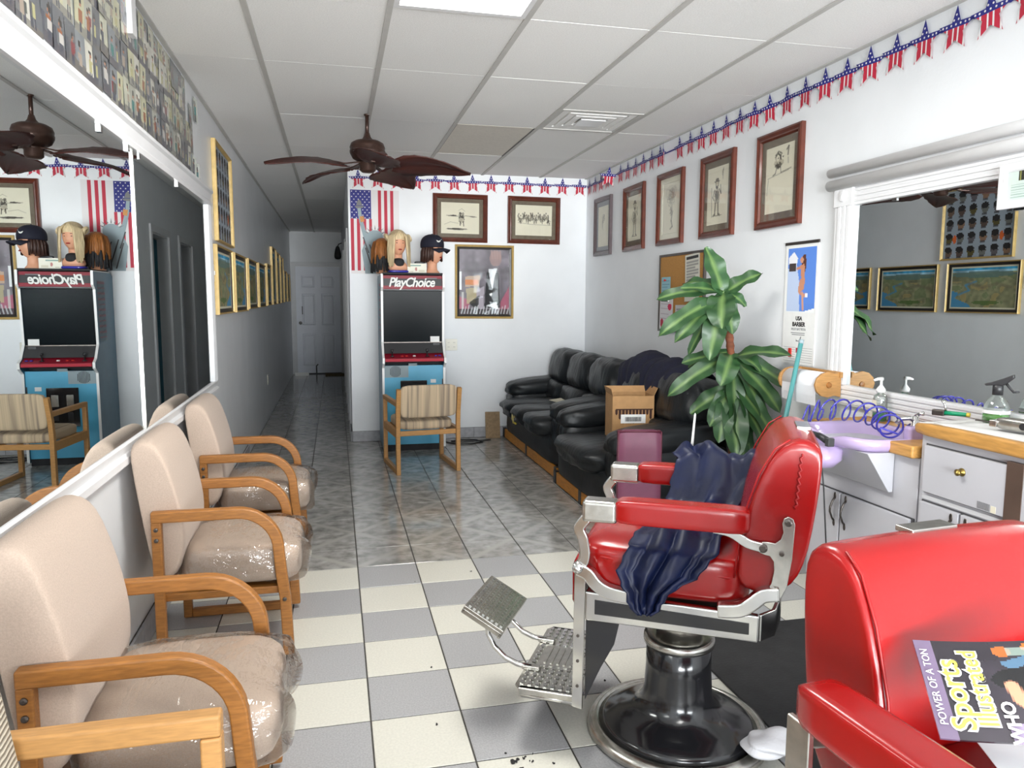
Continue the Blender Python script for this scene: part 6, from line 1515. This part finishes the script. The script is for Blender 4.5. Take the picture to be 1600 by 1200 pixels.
# paper towel on a wooden wall holder
t = thing('paper_towel_holder', 'paper towel roll on a wooden wall bracket beside the sink mirror', 'paper towel', (XR - .037, 3.480, .975))
MB().box(-.015, 0, -.17, .19, .045, .075).build('wall_bar', 'oak_light', t, bevel=.003)
for y in (-.15, .17):
    b = MB(); b.prism([(.0, -.055), (.0, .075)] + [(-.075 + .075 * math.cos(a), .01 + .066 * math.sin(a)) for a in (math.radians(60 + 30 * k) for k in range(9))], 'y', y - .008, y + .008)
    e_ = b.build('end_disc', 'oak_light', t, bevel=.003)
    MB().lathe([(0, 0), (.016, 0), (.014, .006), (0, .008)], 16, M=Matrix.Translation((-.072, y - .008, .008)) @ Matrix.Rotation(PI / 2, 4, 'X')).build('dowel_end', 'oak', e_)
MB().tube([(-.075, -.14, .01), (-.075, .16, .01)], .060, 28).build('towel_roll', 'tissue', t, smooth=True)
b = MB(); b.grid([[(-.133, -.138, .01), (-.133, .158, .01)], [(-.135, -.138, -.05), (-.135, .158, -.05)], [(-.130, -.138, -.10), (-.130, .158, -.095)]]); o = b.build('hanging_sheet', 'tissue', t); md = o.modifiers.new('thickness', 'SOLIDIFY'); md.thickness = .001
# broom leaning in the corner of the sink
t = thing('broom', 'broom with a teal pole leaning on the wall left of the sink', 'broom', (2.17, 3.46, 0))
MB().tube([(.0, .0, .12), (.235, .06, 1.19)], .0125, 12).build('pole', 'teal_pole', t, smooth=True)
MB().tube([(.234, .06, 1.185), (.238, .061, 1.205)], .0135, 12).build('pole_cap', 'stone_grey', t, smooth=True)
MB().box(-.14, .14, -.025, .025, .08, .13).build('broom_head', 'stone_grey', t, bevel=.006)
b = MB()
for i in range(24):
    for j in range(3): b.prism([(-.135 + .0115 * i, -.02 + .018 * j), (-.128 + .0115 * i, -.02 + .018 * j), (-.128 + .0115 * i, -.008 + .018 * j)], 'z', 0, .085)
o = b.build('bristles', 'dark_grey', t); o['kind'] = 'stuff'
tag(MB().box(-.012, .012, -.006, 0, -.025, .025).build('red_wall_tag', 'red_plastic', loc=(XR - .008, 3.82, 1.115), rot=(0, 0, -PI / 2)), 'tiny red clip on the lower part of the calendar', 'clip')

# ------------------------------------------------------------------ floor things
tag(MB().box(-.44, .44, -.93, .93, .0, .010).build('rubber_mat', 'rubber_mat', loc=(1.81, 1.88, 0), bevel=.004), 'black anti-fatigue rubber mat under and beside the barber chairs', 'floor mat')
def tissue_lump(loc, seed, s):
    rg = random.Random(seed)
    def f(q):
        w = .22 * math.sin(3 * q.x + seed) * math.sin(3.5 * q.y + seed) + .07 * math.sin(6 * q.z + 5 * q.x); q = Vector(q) * (1 + w); return (q.x, q.y, max(-1, q.z))
    return MB().pillow((0, 0, s[2] / 2), s, 2.4, 9, f).build('crumpled_tissue', 'tissue', loc=loc, smooth=False)
tag(tissue_lump((1.262, 1.915, .040), 3, (.17, .12, .05)), 'crumpled white tissue lying on the chrome rim of the barber chair base', 'tissue')
tag(tissue_lump((1.45, 1.70, .012), 8, (.10, .08, .03)), 'torn piece of white tissue on the black rubber mat', 'tissue')
b = MB(); rg = random.Random(9)
def tuft(b, x, y, s):
    for _ in range(rg.randint(3, 6)): b.pillow((x + rg.uniform(-s, s), y + rg.uniform(-s, s), .003), (rg.uniform(.3, 1) * s * 1.6, rg.uniform(.3, 1) * s * 1.3, .006), 2, 1)
for (x, y, s) in ((.509, 2.097, .010), (.541, 2.106, .006), (.557, 2.086, .006), (.52, 2.05, .008), (.57, 2.12, .003), (.334, 2.744, .006), (.62, 2.06, .003), (.30, 2.35, .004), (.49, 2.14, .004), (.345, 2.05, .003), (.65, 2.0, .003), (.36, 3.64, .003), (.66, 3.72, .004), (.95, 2.5, .004), (1.0, 3.0, .003)): tuft(b, x, y, s)
o = b.build('hair_clippings', 'hair_clipping'); tag(o, 'dark hair clippings scattered on the checkered tiles', 'hair clippings', None, 'stuff')

# magazine leaning on the foreground chair back, and a sheet on the seat
def V3(*a): return Vector(a)
t = thing('magazine', 'glossy sports magazine lying sideways against the back of the foreground red chair', 'magazine', (.978, .845, .835), math.radians(-6))
t.rotation_euler = (math.radians(-66), math.radians(-12), math.radians(-32))
q = Raster(84, 66, (.17, .15, .18)); q.noise(.4, (8, 6))
q.rect(0, .10, 0, 1, (.44, .38, .48)); q.poly([(.62, .0), (1, 0), (1, .3), (.7, .22)], (.36, .36, .42)); q.poly([(.42, .24), (.8, .05), (.85, .12), (.46, .32)], (.30, .42, .52)); q.ell(.62, .08, .06, .06, (.75, .40, .14)); q.ell(.45, .12, .05, .06, (.66, .36, .16)); q.rect(.48, .62, .07, .16, (.55, .62, .58), .7)
q.ell(.52, .42, .17, .12, (.08, .08, .09)); q.ell(.74, .22, .05, .07, (.10, .08, .09)); q.ell(.745, .18, .025, .05, (.60, .36, .30)); q.poly([(.66, .27), (.76, .24), (.88, .46), (.80, .50)], (.80, .72, .54)); q.poly([(.68, .36), (.8, .48), (.78, .54), (.66, .44)], (.10, .09, .10))
q.line([(.44, .48), (.46, .62), (.52, .72)], .035, (.80, .56, .44)); q.ell(.56, .70, .05, .05, (.60, .22, .24)); q.poly([(.64, .46), (.78, .5), (.86, .60), (.84, .8), (.72, .84), (.6, .62)], (.84, .82, .88)); q.ell(.72, .62, .06, .07, (.46, .40, .52)); q.rect(.76, .82, .62, .68, (.80, .20, .34)); q.poly([(.88, 0), (1, 0), (1, .5), (.9, .4)], (.86, .83, .88)); q.poly([(.9, .5), (1, .45), (1, 1), (.86, .9)], (.32, .30, .30)); q.poly([(.5, .8), (.66, .74), (.68, .95), (.52, .98)], (.52, .44, .16)); q.rect(.36, .5, .84, 1, (.56, .50, .60)); q.ell(.86, .9, .04, .1, (.80, .76, .5))
mw, mh = .26, .165
bend = lambda x, z: (x, -.10 * (x - .02) ** 2 * 6 * (1 if x < .02 else .2) - .02 * math.sin((z + .1) * 9), z)
cv = link('magazine_cover', q.mesh('magazine_cover', mw, mh, bend), 'print_gloss', t); md = cv.modifiers.new('pages', 'SOLIDIFY'); md.thickness = .004; md.offset = -1
def bend_text(name, s, size, m_, x, z, off=0.0, lift=.0015, sx=1.0):
    o = text(name, s, size, m_, None, (0, 0, 0), (0, 0, 0), offset=off, sx=sx, extrude=.0003)
    for vv in o.data.vertices:
        tx, ty = vv.co.x, vv.co.y; X = x - ty; Z = z + tx        # turned to read upwards
        p = bend(X, Z); vv.co = (p[0], p[1] - lift - .0004 * (1 if vv.co.z > 0 else 0), p[2])
    o.parent = t; return o
bend_text('title_outline', 'Sports', .044, 'lettering_white', -.092, -.012, .0026, .0010); bend_text('title_lettering', 'Sports', .044, 'yellow_plastic', -.092, -.012, .0004, .0022)
bend_text('title_outline', 'Illustrated', .036, 'lettering_white', -.060, .0, .0026, .0010, .86); bend_text('title_lettering', 'Illustrated', .036, 'yellow_plastic', -.060, .0, .0004, .0022, .86)
bend_text('cover_line', 'POWER OF A TON', .015, 'lettering_white', -.119, .0, 0, .002); bend_text('cover_line', 'WHO', .024, 'lettering_white', -.030, -.055, .0008, .002)
t = thing('flyer', 'white paper flyer with a red and yellow print on the foreground chair seat', 'paper', (1.035, .80, .742), math.radians(-16))
q = Raster(48, 60, (.88, .90, .91)); q.noise(.02, (4, 4)); q.poly([(.35, .38), (.55, .32), (.62, .24), (.66, .30), (.6, .42), (.72, .5), (.7, .6), (.4, .58)], (.72, .12, .12)); q.poly([(.5, .44), (.56, .36), (.62, .46), (.58, .6)], (.90, .66, .12)); q.rect(.3, .8, .66, .69, (.4, .4, .44), .6); q.rect(.3, .7, .73, .75, (.4, .4, .44), .6)
o = printed('flyer_sheet', q, .24, .29, t, (0, 0, 0), (-PI / 2 + .14, 0, 0), 'print_gloss'); md = o.modifiers.new('thickness', 'SOLIDIFY'); md.thickness = .001
